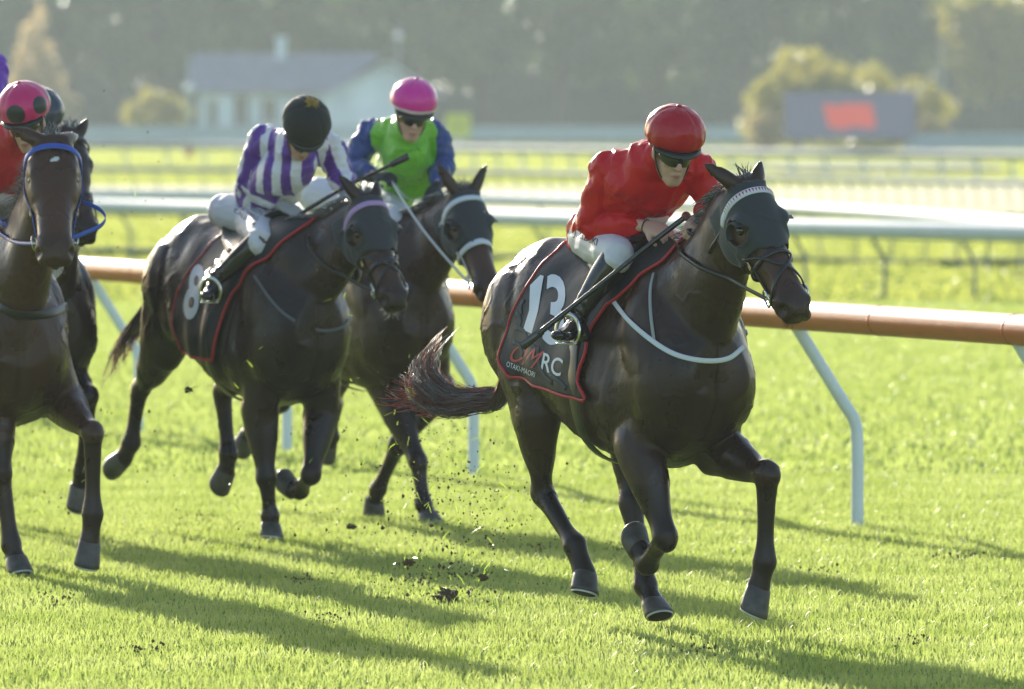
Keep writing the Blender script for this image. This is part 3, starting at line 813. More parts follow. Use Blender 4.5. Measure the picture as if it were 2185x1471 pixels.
    ribs = np.sin((x + z * .25) * 62) * ((x > -.22) & (x < .34)) * np.exp(-((z - 1.08) / .16) ** 2) * .0008
    chest = np.exp(-((co[:, 1] - sl) / .018) ** 2) * ((x > .62) & (z < 1.2) & (z > .8)) * .016
    co += nr * (nz + veins - gro + ribs - chest)[:, None]
    set_coords(me, co)
    brown = cfg.get('brown', .35)
    mk = np.full(len(co), brown * .42) + vnoise(co, 3, 2) * .25
    mk += np.where(inhead & (T > .25), .55 * np.exp(-((T - .42) / .1) ** 2), 0)
    mk += np.where(inhead, .5 * np.exp(-(((T - .19) / .05) ** 2 + ((Dd + .05) / .04) ** 2)), 0)
    mk = np.where(z < .62, mk * .3, mk)
    mk = np.clip(mk, 0, .95)
    if cfg.get('star'):
        st_ = ((T - .125 + L * .35 ) / .012) ** 2 + ((L - .006) / .024) ** 2
        mk = np.where(inhead & (Dd > -.05) & (st_ < 1 + .35 * vnoise(co, 60, 1)), 2.0, mk)
    set_mask(me, mk)
    link_mesh('body', me, root)
    h.bvh = bvh_of(me); h.me = me
    # hooves
    for (cr, so) in hoofs:
        ax = (so - cr); ln = max(.075, ax.length); ax.normalize()
        sd_ = Vector((0, 1, 0)); sd_ = (sd_ - ax * sd_.dot(ax)).normalized(); fr = sd_.cross(ax)
        if fr.x < 0: fr = -fr
        q = Geo(); c0 = cr - ax * .008
        ring = []
        for t, ru, rf, of, tl in ((-.12, .040, .040, 0, .008), (0.0, .050, .049, 0, .010), (.3, .053, .052, .004, .012), (.8, .059, .058, .012, .016), (1.0, .060, .059, .015, .018)):
            ring.append((c0 + ax * ln * t + fr * of, sd_ * ru * S, (fr * rf + ax * tl) * S, 2.1, -.06))
        q.loft(ring, 24, 0)
        q.loft([(c0 + ax * (ln + .001) + fr * .015, sd_ * .048 * S, (fr * .050 + ax * .015) * S, 2.1, -.06), (c0 + ax * (ln + .003) + fr * .015, sd_ * .046 * S, (fr * .048 + ax * .014) * S, 2.1, -.06)], 20, 1)
        # raised frog of the sole
        ho = q.build('hoof', [hoof_m, sole_m], root)
        q = Geo(); pts = []
        cc = c0 + ax * (ln + .003) + fr * .015
        for k in range(15):
            an = R(-140 + 280 * k / 14)
            pts.append(cc + sd_ * math.sin(an) * .054 * S + (fr * math.cos(an) * .054 + ax * math.cos(an) * .017) * S)
        q.tube(pts, [(.006, .0035)] * 15, side=ax, n=8, sub=2); q.build('horseshoe', [shoe_m], ho)
    # eyes
    for s in (-1, 1):
        q = Geo(); q.ball(head(.185, s * .093, -.045), .022 * hs, n=18, m=12); q.build('eye', [eye_m], root)
        q = Geo(); q.blob(head(.583, s * .046, -.048), u * .017 * hs, v * .010 * hs, w * .021 * hs); q.build('nostril', [nostril_m], root)
    # surface helpers
    def onhead(t, ang, off=.006, rr=.5):
        a = R(ang); dm = -.10 if t < .3 else -.065
        c = head(t, 0, dm); d = (v * math.sin(a) + w * math.cos(a)).normalized()
        hit = h.bvh.ray_cast(c + d * rr, -d)
        if hit[0] is None or (hit[0] - c).length > .3: return c + d * .1, d
        return hit[0] + d * off, d
    h.onhead = onhead
    def strap(parent, name, path, width, m, th=.005, off=.006):
        P_, N_ = zip(*[onhead(t, a, off) for t, a in path])
        q = Geo(); q.loft(ribbon(P_, N_, width * hs, th), 8)
        return q.build(name, [m], parent)
    sm = cfg.get('strap', leather)
    br = empty('bridle', (0, 0, 0)); br.parent = root
    bm = cfg.get('brow', sm)
    angs = [-105 + 15 * i for i in range(15)]
    bb = strap(br, 'browband', [(.055 + .05 * (abs(a) / 105) ** 2, a) for a in angs], .030, bm, .008, .012)
    strap(br, 'headpiece', [(-.02 - .0 * abs(a), a) for a in (-100, -60, -30, 0, 30, 60, 100)], .022, sm) if 0 else None
    for s in (-1, 1):
        strap(br, 'cheek_strap', [(.09, s * 100), (.17, s * 106), (.26, s * 108), (.34, s * 108), (.42, s * 108), (.47, s * 112)], cfg.get('strap_w', .018), sm)
        strap(br, 'throat_lash', [(.08, s * 104), (.10, s * 125), (.13, s * 150), (.15, s * 178)], .014, sm)
    nb_t = cfg.get('noseband', .37) or 0
    if cfg.get('noseband', 1) is not None: strap(br, 'noseband', [(nb_t + .03 * abs(a) / 180, a) for a in range(-180, 181, 20)], cfg.get('nb_w', .026), cfg.get('nbm', sm), .008, .008)
    if cfg.get('grackle', True):
        for s in (-1, 1):
            strap(br, 'crossed_noseband', [(.285, s * 100), (.33, s * 70), (.375, s * 35), (.41, 0), (.45, -s * 40), (.49, -s * 75), (.52, -s * 120), (.53, -s * 170)], .014, sm, .008, .009)
    for s in (-1, 1):
        c, d = onhead(.495, s * 108, .018)
        q = Geo(); e1 = u; e2 = d.cross(u).normalized()
        q.tube([c + (e1 * math.cos(k / 12 * 6.283) + e2 * math.sin(k / 12 * 6.283)) * .034 for k in range(13)], [.0048] * 13, n=8, sub=3, round_ends=False)
        q.tube([c, c - d * .05 + u * .0], [.006, .006], n=8, sub=2)
        q.build('bit_ring', [steel], br)
        if s < 0: h.bitR = c
        else: h.bitL = c
        c2, d2 = onhead(.33, s * 108, .012)
        q = Geo(); q.tube([c2 + (u * math.cos(k / 8 * 6.283) * .018 + d2.cross(u).normalized() * math.sin(k / 8 * 6.283) * .010) for k in range(9)], [.003] * 9, n=6, sub=2, round_ends=False)
        q.build('buckle', [brass], br)
    h.bridle = br
    # hood with eye cups
    if cfg.get('hood'):
        f = Geo(); idx = {}; co2 = coords(me); nr2 = normals(me)
        rel = (co2 - hc) / hs; T = rel @ U; L = rel @ V; Dd = rel @ Wn
        earz = (T < -.015 + .0 * L)
        hole = ((T - .19) / .050) ** 2 + ((Dd + .05) / .045) ** 2 < 1
        top_t = .30 + .03 * (1 - np.clip(np.abs(L) / .07, 0, 1))
        sel = inhead & (T > .0) & (T < top_t) & ~hole & (Dd > -.225)
        push = .006 + .010 * np.exp(-((np.sqrt(((T - .19) / .050) ** 2 + ((Dd + .05) / .045) ** 2) - 1.1) / .22) ** 2)
        for p in me.polygons:
            if all(sel[i] for i in p.vertices):
                for i in p.vertices:
                    if i not in idx: idx[i] = len(idx)
                f.f.append(tuple(idx[i] for i in p.vertices)); f.m.append(0)
        kk = list(idx.keys()); f.v = [tuple(co2[i] + nr2[i] * push[i]) for i in kk]
        ho = f.build('hood', [hood_m], root)
        sol = ho.modifiers.new('s', 'SOLIDIFY'); sol.thickness = .003; sol.offset = 1
        for s in (-1, 1):           # stiff cup behind each eye
            q = Geo(); inn = []; out = []
            for k in range(9):
                an = R(95 + 170 * k / 8)   # around the rear half of the eye
                c_ = head(.19 - .048 * math.cos(R(180) - an) * 1.0, s * .082, -.05 + .05 * math.sin(an))
                inn.append(c_); out.append(c_ + (v * s * .058 + w * .0 + u * .008) * hs)
            m_ = len(inn); off = v * 0 + u * -.004
            q.add(inn + out + [p + off for p in inn] + [p + off for p in out],
                  [(i, i + 1, m_ + i + 1, m_ + i) for i in range(m_ - 1)] + [(2 * m_ + i, 3 * m_ + i, 3 * m_ + i + 1, 2 * m_ + i + 1) for i in range(m_ - 1)] + [(m_ + i, m_ + i + 1, 3 * m_ + i + 1, 3 * m_ + i) for i in range(m_ - 1)])
            q.build('eye_cup', [hood_m], ho)
    # forelock and mane
    rnd = random.Random(int(px0))
    q = Geo()
    for i in range(150):
        t = rnd.random() ** .7
        c = nb.lerp(A, t); up = Vector((0, 0, 1)) if t > .3 else (-u * .4 + w * -.2 + Vector((0, 0, 1))).normalized()
        hit = h.bvh.ray_cast(c + up * .6, -up)
        if hit[0] is None: continue
        p = hit[0] - up * .01
        ln = .05 + .06 * rnd.random(); sgn = rnd.uniform(-1, .5)
        d = Vector((-.8, sgn, .35)).normalized()
        q.tube([p, p + d * ln * .5 + Vector((0, 0, .012)), p + d * ln + Vector((0, sgn * .01, -.02 - .01 * rnd.random()))], [.005, .0035, .0008], n=4, sub=2)
    q.build('mane', [hair_m], root); q = Geo()
    for i in range(26):
        p = head(-.03 + rnd.uniform(-.01, .02), rnd.uniform(-.03, .03), .015)
        d = (-u * .6 + Vector((0, 0, .6)) + v * rnd.uniform(-.9, .9)).normalized(); ln = rnd.uniform(.03, .07)
        q.tube([p, p + d * ln * .6, p + d * ln + v * rnd.uniform(-.015, .015)], [.0035, .002, .0006], n=4, sub=2)
    q.build('forelock', [hair_m], root)
    # whiskers at the chin
    q = Geo()
    for i in range(60):
        s = rnd.uniform(-1, 1); p = head(.60 + rnd.uniform(-.05, .025), s * .03, -.125 + rnd.uniform(-.01, .02))
        d = (u * rnd.uniform(.2, .9) - w * rnd.uniform(.4, 1) + v * s * .8).normalized()
        q.tube([p, p + d * rnd.uniform(.015, .04)], [.0009, .0004], n=3, sub=1)
    q.build('whiskers', [hair_red if cfg.get('redwh') else hair_m], root)
    # tail
    if cfg.get('tail'):
        tp = [pa(*p) for p in cfg['tail']]
        dock = Vector((-.80 * S, sl, 1.40 * S + sh))
        K0 = catmull([[*p] for p in ([dock] + tp)], 8)
        K1 = catmull([[*p] for p in ([dock] + [pa(*p) for p in cfg['tail2']])], 8) if cfg.get('tail2') else K0
        q = Geo(); nst = cfg.get('tail_n', 420); spread = cfg.get('tail_w', [.03, .05, .065, .08, .09, .12])
        for i in range(nst):
            KK = K0 if i % 10 < 7 else K1
            if i % 9 == 0: ca, cr_ = rnd.random() * 6.283, math.sqrt(rnd.random())
            a = ca + rnd.gauss(0, .16); r = cr_ * rnd.uniform(.85, 1.12); red = rnd.random()
            e = int(len(KK) * rnd.uniform(.5, 1.0) ** .8); e = max(6, e); pts = []
            ph = rnd.random() * 6.28; fr = rnd.uniform(4, 9)
            for j in range(0, e, 3):
                t = j / (len(KK) - 1)
                rad = np.interp(t, np.linspace(0, 1, len(spread)), spread) * (1 if j < e - 4 else 1.25)
                p = Vector(KK[j]) + Vector((.25 * math.sin(a + t), math.cos(a), math.sin(a + t * 1.5))) * rad * r
                p += Vector((0, math.sin(ph + t * fr), math.cos(ph + t * fr * 1.3))) * .018 * t
                pts.append(p)
            if len(pts) > 2:
                q.tube(pts, [.0016] * (len(pts) - 1) + [.0006], n=3, sub=2, mi=1 if (red < .5 and e > len(KK) * cfg.get('red_from', .8)) else 0, round_ends=False)
        q.tube([dock + Vector((.06, 0, .02)), dock, Vector(K0[6]), Vector(K0[12])], [.05, .042, .03, .015], n=10, sub=3)
        q.build('tail', [hair_m, hair_red], root)
    tag(root, label, 'horse', cfg.get('group', 'racehorses galloping on the turf'))
    return h

LOC = lambda h, p: h.pa(*p)
# ------------------------------------------------------------------ the horses
G_ = 'racehorses galloping on the turf'
H13 = build_horse('nearly black racehorse in front, wearing a black hood and the cloth numbered 13', 1318, 35.2, 28, dict(
    poll=(1595, 394, 1.13), nose=(1711, 652, 1.45), yaw=27, roll=.10, ears=((1504, 350, 1.08), (1624, 341, 1.10)),
    RF=((1365, 960, .50), (1419, 1146, .69), (1381, 1203, .46), (1363, 1172, .41), (1350, 1150, .36)),
    LF=((1535, 960, .60), (1636, 1014, .94), (1632, 1200, .92), (1618, 1258, .90), (1602, 1312, .90)),
    RH=((1146, 885, -.35), (1158, 1052, -.43), (1226, 1163, -.17), (1248, 1228, -.10), (1243, 1272, -.06)),
    LH=((1340, 900, -.16), (1346, 1072, -.07), (1378, 1250, .06), (1394, 1288, .12), (1406, 1322, .18)),
    tail=((1075, 832, -.95), (1030, 852, -1.05), (965, 858, -1.2), (905, 835, -1.32), (855, 800, -1.4)), tail2=((1075, 836, -.95), (1030, 862, -1.05), (965, 862, -1.2), (905, 818, -1.3), (900, 772, -1.36), (930, 735, -1.4)), tail_n=800, tail_w=[.03, .04, .05, .055, .065, .11], red_from=.62,
    brow=None or mat('checked_browband', (0.62, 0.64, 0.70), .5), noseband=.335, nb_w=.02, hood=True, brown=.8, redwh=True))
H8 = build_horse('dark racehorse with the cloth numbered 8, one foreleg straight down', 528, 42.6, 26, dict(
    poll=(785, 424, 1.10), nose=(852, 636, 1.42), yaw=27, roll=.06, ears=((722, 372, 1.06), (806, 382, 1.04)),
    RF=((556, 885, .45), (568, 1020, .52), (576, 1100, .50), (577, 1122, .50), (577, 1152, .53)),
    LF=((686, 885, .50), (664, 1012, .63), (640, 1046, .40), (622, 1044, .36), (605, 1032, .30)),
    RH=((345, 745, -.72), (298, 832, -.97), (280, 945, -1.03), (264, 978, -1.10), (236, 995, -1.20)),
    LH=((500, 790, -.36), (474, 835, -.50), (488, 970, -.44), (482, 1005, -.46), (464, 1036, -.52)),
    tail=((284, 705, -.98), (268, 728, -1.06), (254, 765, -1.12), (250, 800, -1.15)), tail_n=150, red_from=.0,
    brow=mat('lilac_browband', (0.42, 0.26, 0.50), .5), noseband=.375, hood=True, brown=.4, voxel=.0095))
HM = build_horse('dark bay racehorse with white bridle straps, between the number 8 horse and the rail', 757, 44.8, 26, dict(
    poll=(992, 412, 1.12), nose=(1054, 618, 1.43), yaw=24, roll=.05, ears=((934, 352, 1.09), (1038, 352, 1.10)),
    RF=((826, 830, .45), (892, 985, .73), (904, 1075, .79), (912, 1098, .80), (920, 1122, .84)),
    LF=((925, 840, .55), (850, 950, .52), (806, 1045, .27), (798, 1070, .23), (795, 1100, .20)),
    RH=((620, 760, -.75), (600, 860, -1.0), (540, 915, -1.12), (528, 932, -1.18), (512, 955, -1.25)),
    LH=((720, 770, -.45), (712, 860, -.60), (706, 930, -.62), (700, 948, -.64), (690, 972, -.68)),
    strap=strap_white, strap_w=.024, noseband=.31, nb_w=.034, nbm=strap_white, grackle=False, hood=True, brown=.8, voxel=.0095))
HL = build_horse('brown racehorse at the left edge facing the camera, white star and blue bridle', -14, 39.8, 12, dict(
    poll=(112, 302, 1.12), nose=(118, 535, 1.47), yaw=4, roll=.02, ears=((18, 272, 1.08), (168, 288, 1.0)),
    RF=((0, 870, .50), (2, 1010, .60), (24, 1165, .63), (35, 1196, .66), (44, 1232, .72)),
    LF=((138, 860, .52), (198, 925, .86), (198, 1098, .84), (191, 1160, .83), (183, 1212, .84)),
    RH=((-90, 800, -.4), (-100, 900, -.6), (-90, 1030, -.65), (-88, 1060, -.66), (-90, 1090, -.70)),
    LH=((10, 800, -.4), (-15, 890, -.6), (-20, 1020, -.7), (-20, 1040, -.75), (-20, 1060, -.80)),
    strap=strap_blue, brow=strap_blue, strap_w=.028, noseband=None, grackle=False, star=True, hw=1.14, brown=1.4, redwh=True))
HF = build_horse('dark racehorse mostly hidden behind the brown horse at the left edge, one ear up', 40, 43.2, 16, dict(
    poll=(152, 286, 1.10), nose=(194, 492, 1.42), yaw=40, roll=.05, ears=((128, 262, 1.05), (189, 250, 1.06)),
    RF=((90, 830, .5), (118, 858, .85), (98, 872, .58), (93, 860, .54), (88, 846, .50)),
    LF=((150, 800, .55), (190, 846, .85), (176, 1010, .66), (170, 1040, .62), (164, 1085, .60)),
    RH=((-60, 760, -.6), (-80, 850, -.8), (-90, 960, -.85), (-95, 990, -.88), (-100, 1020, -.9)),
    LH=((20, 760, -.5), (-10, 850, -.7), (-14, 960, -.8), (-16, 990, -.84), (-20, 1010, -.9)),
    noseband=.37, brown=.4, voxel=.0095))
# ------------------------------------------------------------------ riders and tack
skin_m = mask_mat('skin', (0.60, 0.37, 0.28), (0.36, 0.13, 0.11), 0.48, bump=(120, 0.15, 0.001), soft=.2, colC=(.3, .18, .13))
skin_m.node_tree.nodes['Principled BSDF'].inputs['Subsurface Weight'].default_value = 0.15
skin_m.node_tree.nodes['Principled BSDF'].inputs['Subsurface Radius'].default_value = (0.02, 0.008, 0.004)
lip_m = mat('lips', (0.34, 0.14, 0.11), 0.45)
white_cloth = mat('white_breeches', (0.62, 0.62, 0.65), 0.6, bump=(18, 0.25, 0.006))
boot_m = mat('black_boot', (0.012, 0.012, 0.012), 0.18, spec=0.7, bump=(14, 0.3, 0.008))
gog_m = mat('goggle_lens', (0.010, 0.010, 0.010), 0.08, coat=1.0)
glove_g = mat('grey_glove', (0.36, 0.37, 0.36), 0.7)
glove_b = mat('black_glove', (0.02, 0.022, 0.025), 0.6)
peak_m = mat('dark_peak', (0.020, 0.026, 0.022), 0.45)
whip_m = mat('whip', (0.012, 0.012, 0.012), 0.22, spec=0.8)
hair_y = mat('straw_tuft', (0.45, 0.32, 0.08), 0.8)

def person(h, label, cfg):
    pa = h.pa; root = empty('person', h.root.location, h.root.rotation_euler.z)
    J = {k: pa(*v) for k, v in cfg['J'].items()}
    for k in ('hip', 'knee', 'ankle', 'toe', 'heel'):
        if k + 'L' not in J:
            p = J[k + 'R']; J[k + 'L'] = Vector((p.x, -p.y * (.78 if k in ('ankle', 'toe', 'heel') else 1), p.z))
    ch, pv, wa, nk = J['chest'], J['pelvis'], J['waist'], J['neck']
    sR, sL = J['shR'], J['shL']
    lat = (sL - sR).normalized(); hips = (J['hipL'] - J['hipR']).normalized()
    # head frame from cap centre and chin
    hc = J['head']; Mi3 = h.Mi.to_3x3()
    yw, pt, rl = R(cfg['look'][0]), R(cfg['look'][1]), R(cfg['look'][2])
    f0 = Vector((math.sin(yw) * math.cos(pt), -math.cos(yw) * math.cos(pt), -math.sin(pt)))
    sd0 = Vector((math.cos(yw), math.sin(yw), 0)); up0 = sd0.cross(f0) ; up0 = -up0 if up0.z < 0 else up0
    sd_ = sd0 * math.cos(rl) + up0 * math.sin(rl); up_ = up0 * math.cos(rl) - sd0 * math.sin(rl)
    f, sd, up = Mi3 @ f0, Mi3 @ sd_, Mi3 @ up_
    H = lambda a, b, c: hc + sd * a + f * b + up * c
    def torso(g, k, neck=True, low=True):
        pts = [pv - (wa - pv) * .35, pv, wa, ch, nk.lerp(ch, .35)]
        rad = [(.135 * k, .10 * k), (.155 * k, .115 * k), (.145 * k, .105 * k), (.175 * k, .125 * k), (.115 * k, .095 * k)]
        g.tube(pts, rad, side=(hips + lat).normalized(), n=24, sub=5, e=2.3)
        for s, sh in ((-1, sR), (1, sL)):
            g.tube([nk.lerp(ch, .35), sh], [.075 * k, .068 * k], n=14, sub=3)
    # --- body: one continuous figure under the clothes
    g = Geo(); torso(g, .86)
    g.tube([nk.lerp(ch, .3), nk, H(0, -.005, -.09)], [.062, .056, .056], n=14, sub=3)
    for s, x in ((-1, 'R'), (1, 'L')):
        g.tube([J['sh' + x], J['sh' + x].lerp(J['el' + x], .5), J['el' + x], J['el' + x].lerp(J['wr' + x], .45), J['wr' + x]], [.045, .042, .036, .036, .0245], n=14, sub=4)
        g.tube([J['hip' + x], J['hip' + x].lerp(J['knee' + x], .5), J['knee' + x], J['knee' + x].lerp(J['ankle' + x], .4), J['ankle' + x], J['ankle' + x].lerp(J['toe' + x], .35)], [.075, .068, .05, .040, .024, .014], n=14, sub=4)
    # head
    g.blob(H(0, -.008, -.015), sd * .074, f * .094, up * .10, n=20, m=14)
    g.blob(H(0, .030, -.098), sd * .058, f * .056, up * .080, n=18, m=12)          # face
    g.blob(H(0, .046, -.160), sd * .036, f * .036, up * .036, n=14, m=10)          # chin
    for s in (-1, 1):
        g.blob(H(s * .036, .058, -.088), sd * .022, f * .018, up * .018)           # cheek bone
        g.tube([H(s * .054, -.005, -.100), H(s * .044, .022, -.140), H(s * .016, .058, -.174)], [.018, .017, .016], n=10, sub=3)  # jaw
        g.blob(H(s * .076, -.012, -.070), sd * .009, f * .017, up * .030)          # ear
    g.tube([H(0, .082, -.050), H(0, .098, -.078), H(0, .106, -.096)], [.009, .011, .014], n=10, sub=3)  # nose
    for s in (-1, 1): g.blob(H(s * .012, .092, -.098), sd * .009, f * .011, up * .008)
    g.blob(H(0, .080, -.0), sd * .055, f * .02, up * .012)
    g.tube([H(-.022, .074, -.134), H(0, .086, -.131), H(.022, .074, -.134)], [.006, .008, .006], n=8, sub=3)
    g.tube([H(-.018, .074, -.145), H(0, .084, -.145), H(.018, .074, -.145)], [.006, .009, .006], n=8, sub=3)
    # hands
    gls = [Geo(), Geo()]
    for s, x in ((-1, 'R'), (1, 'L')):
        wr = J['wr' + x]; hd_ = J['hand' + x]; d = (hd_ - wr).normalized()
        nrm = Mi3 @ Vector(cfg.get('palm' + x, (0, -.5, .85)))      # back of the hand looks this way
        nrm = (nrm - d * nrm.dot(d)).normalized(); b = d.cross(nrm)
        gl = gls[0 if x == 'R' else 1]; tgt = gl if cfg.get('glove') else g
        pc = wr + d * .055
        if tgt is gl: tgt.tube([wr - d * .035, wr + d * .005], [.031, .028], n=14, sub=3)
        tgt.tube([wr, wr + d * .030, wr + d * .085], [(.026, .020), (.038, .019), (.041, .017)], side=b, n=14, sub=4, e=2.5)
        for i, (o, l) in enumerate(((-.031, .92), (-.0105, 1.0), (.0105, .96), (.031, .80))):
            k0 = wr + d * .082 + b * o + nrm * .002
            c = cfg.get('curl', 1.0)
            p1 = k0 + (d * .8 - nrm * .55 * c).normalized() * .036 * l
            p2 = p1 + (d * (.2 if c > .5 else .8) - nrm * 1.0).normalized() * .025 * l
            p3 = p2 + (-d * .65 * c - nrm * .55).normalized() * .021 * l
            tgt.tube([k0, p1, p2, p3], [.0098, .0092, .0083, .0070], n=10, sub=3)
        sgn = -1 if x == 'R' else 1
        b2 = b if (b.dot(Mi3 @ Vector(cfg.get('thumb' + x, (1, -1, 0)))) > 0) else -b
        t0 = wr + d * .030 + b2 * .028 - nrm * .006
        tgt.tube([t0, t0 + (d * .7 + b2 * .6 - nrm * .3).normalized() * .036, t0 + (d * .7 + b2 * .6 - nrm * .3).normalized() * .036 + (d * .9 - nrm * .7).normalized() * .032], [.0125, .0108, .0085], n=10, sub=3)
        J['grip' + x] = wr + d * .105 - nrm * .022
    body = fuse(g, 'body', .0048, 3, [skin_m])
    # eye-lid and mouth relief
    bc = coords(body); cm = np.array(H(0, .088, -.138)); q_ = bc - cm
    lm_ = np.clip(1.6 - np.sqrt((q_ @ np.array(sd) / .024) ** 2 + (q_ @ np.array(up) / .010) ** 2 + (q_ @ np.array(f) / .03) ** 2) * 1.3, 0, 1) * .9
    hq = bc - np.array(H(0, .06, -.11)); fl = np.exp(-(np.linalg.norm(hq, axis=1) / .07) ** 2) * .14 * (1 + vnoise(bc, 30, 4))
    set_mask(body, np.clip(np.maximum(lm_, fl + .04 * vnoise(bc, 18, 2)), 0, 1))
    link_mesh('body', body, root)
    if cfg.get('glove'): [link_mesh('glove', fuse(q_, 'glove', .0048, 2, [cfg['glove']]), root) for q_ in gls]
    # --- silks
    g = Geo(); torso(g, 1.0)
    g.tube([nk.lerp(ch, .5), nk.lerp(H(0, -.02, -.13), .25)], [.09, .066], n=16, sub=2)
    for s, x in ((-1, 'R'), (1, 'L')):
        S_, E, Wr = J['sh' + x], J['el' + x], J['wr' + x]; fd = (Wr - E).normalized()
        g.tube([S_.lerp(ch, .25), S_, S_.lerp(E, .5), E, E.lerp(Wr, .45), Wr - fd * .075, Wr - fd * .052], [.082, .074, .066, .058, .055, .044, .033], n=18, sub=5)
    g.tube([pv.lerp(wa, .2), wa], [(.16, .115), (.165, .125)], side=(hips + lat).normalized(), n=20, sub=2)
    if cfg.get('belly'):        # the loose shirt hanging below the chest
        g.tube([ch.lerp(wa, .1) + Vector((.05, 0, -.05)), ch.lerp(wa, .7) + Vector((.07, 0, -.10))], [(.13, .08), (.13, .07)], side=lat, n=18, sub=3)
    silk = fuse(g, 'silks', .0062, 4, [cfg['silk']])
    co = coords(silk); nr = normals(silk)
    # wrinkles: folded ridges, denser at elbow, armpit, cuff
    rz = np.zeros(len(co)); sleeve = np.zeros(len(co)); ang = np.zeros(len(co))
    segs = []
    for x in ('R', 'L'):
        segs += [(J['sh' + x], J['el' + x], 1), (J['el' + x], J['wr' + x], 1)]
    segs += [(pv, wa, 0), (wa, ch, 0), (ch, nk, 0)]
    best = np.full(len(co), 9.); typ = np.zeros(len(co)); refs = []
    for (A, B, tt) in segs:
        a, b = np.array(A), np.array(B); ab = b - a; t = np.clip(((co - a) @ ab) / (ab @ ab), -.1, 1.1)
        d = np.linalg.norm(co - a - t[:, None] * ab, axis=1) / (1 if tt else 2.1)
        m_ = d < best; best = np.where(m_, d, best); typ = np.where(m_, tt, typ)
        ax = ab / np.linalg.norm(ab); sdv = np.array(lat) if not tt else np.array(h.Mi.to_3x3() @ Vector((1, .2, .1)))
        sdv = sdv - ax * (sdv @ ax); sdv /= np.linalg.norm(sdv); ud = np.cross(ax, sdv)
        q = co - a; an = np.arctan2(q @ ud, q @ sdv); ang = np.where(m_, an, ang)
        rz = np.where(m_, np.sin(t * 24 + an * 2.2 + 5 * vnoise(co, 5, 3)) * .5 + np.sin(t * 11 - an * 3), rz)
    joint = np.zeros(len(co))
    for x in ('R', 'L'):
        for p, r_ in ((J['el' + x], .10), (J['wr' + x], .09), (J['sh' + x], .12)):
            joint = np.maximum(joint, np.exp(-(np.linalg.norm(co - np.array(p), axis=1) / r_) ** 2))
    n1 = vnoise(co, 9, 1); n2 = 1 - np.abs(vnoise(co * np.array([1, 1.6, .7]), 12, 5)) * 2
    co = co + nr * (n1 * .012 + np.clip(n2, .2, 1) * .008 + rz * (.0014 + .0045 * joint))[:, None]
    set_coords(silk, co)
    if cfg.get('stripes'):
        st = np.where(typ > .5, np.sin(ang * 3 + .8), np.sin(((co - np.array(ch)) @ np.array(lat)) * 62 + .6))
        set_mask(silk, (st > 0).astype(float))
    elif cfg.get('sleeves'):
        set_mask(silk, ((typ > .5) & (np.minimum(np.linalg.norm(co - np.array(ch), axis=1), 9) > .17)).astype(float))
    else: set_mask(silk, np.zeros(len(co)))
    link_mesh('silks', silk, root)
    # --- breeches
    g = Geo()
    g.tube([pv - (wa - pv) * .40, pv, wa.lerp(pv, .35)], [(.130, .115), (.152, .122), (.148, .110)], side=(hips + lat).normalized(), n=24, sub=4)
    g.tube([wa + Vector((.03, 0, -.05)), wa.lerp(ch, .55) + Vector((.05, 0, -.075))], [(.12, .07), (.11, .06)], side=lat, n=18, sub=3)
    for x in ('R', 'L'):
        hp, kn, an = J['hip' + x], J['knee' + x], J['ankle' + x]
        g.tube([hp - (kn - hp) * .12, hp, hp.lerp(kn, .5), kn, kn.lerp(an, .12)], [.088, .102, .092, .068, .058], n=18, sub=5)
    br = fuse(g, 'breeches', .0065, 4, [cfg.get('breech', white_cloth)])
    co = coords(br); nr = normals(br); n1 = vnoise(co, 8, 4); n2 = 1 - np.abs(vnoise(co * np.array([.6, 1, 1.5]), 16, 9)) * 2
    set_coords(br, co + nr * (n1 * .007 + n2 * .003)[:, None]); link_mesh('breeches', br, root)
    h.brbvh = bvh_of(br)
    # --- boots
    for x in ('R', 'L'):
        kn, an, toe, hl = J['knee' + x], J['ankle' + x], J['toe' + x], J['heel' + x]
        g = Geo(); d = (an - kn)
        g.tube([kn + d * .02, kn + d * .30, kn + d * .62, kn + d * .92, an], [(.066, .068), (.060, .064), (.046, .050), (.036, .042), (.036, .044)], n=18, sub=4)
        fd = (toe - hl).normalized()
        g.tube([hl, an.lerp(hl, .5) + fd * .02, hl.lerp(toe, .55) + (an - hl) * .12, toe], [(.030, .030), (.036, .042), (.040, .032), (.034, .022)], n=16, sub=4)
        bt = fuse(g, 'boot', .0058, 3, [boot_m]); co = coords(bt); nr = normals(bt)
        fold = np.exp(-(np.linalg.norm(co - np.array(an), axis=1) / .09) ** 2)
        dz_ = np.sin((co @ np.array(d.normalized())) * 150 + 3 * vnoise(co, 8, 2)) * fold * .003 + vnoise(co, 10, 3) * .004
        set_coords(bt, co + nr * dz_[:, None]); link_mesh('boot', bt, root)
    # --- helmet with silk cap, peak, goggles
    cap = Geo()
    rS, rF, rU = .124, .140, .114
    secs = []
    N = 48
    v_ = []; f_ = []
    rows = 22
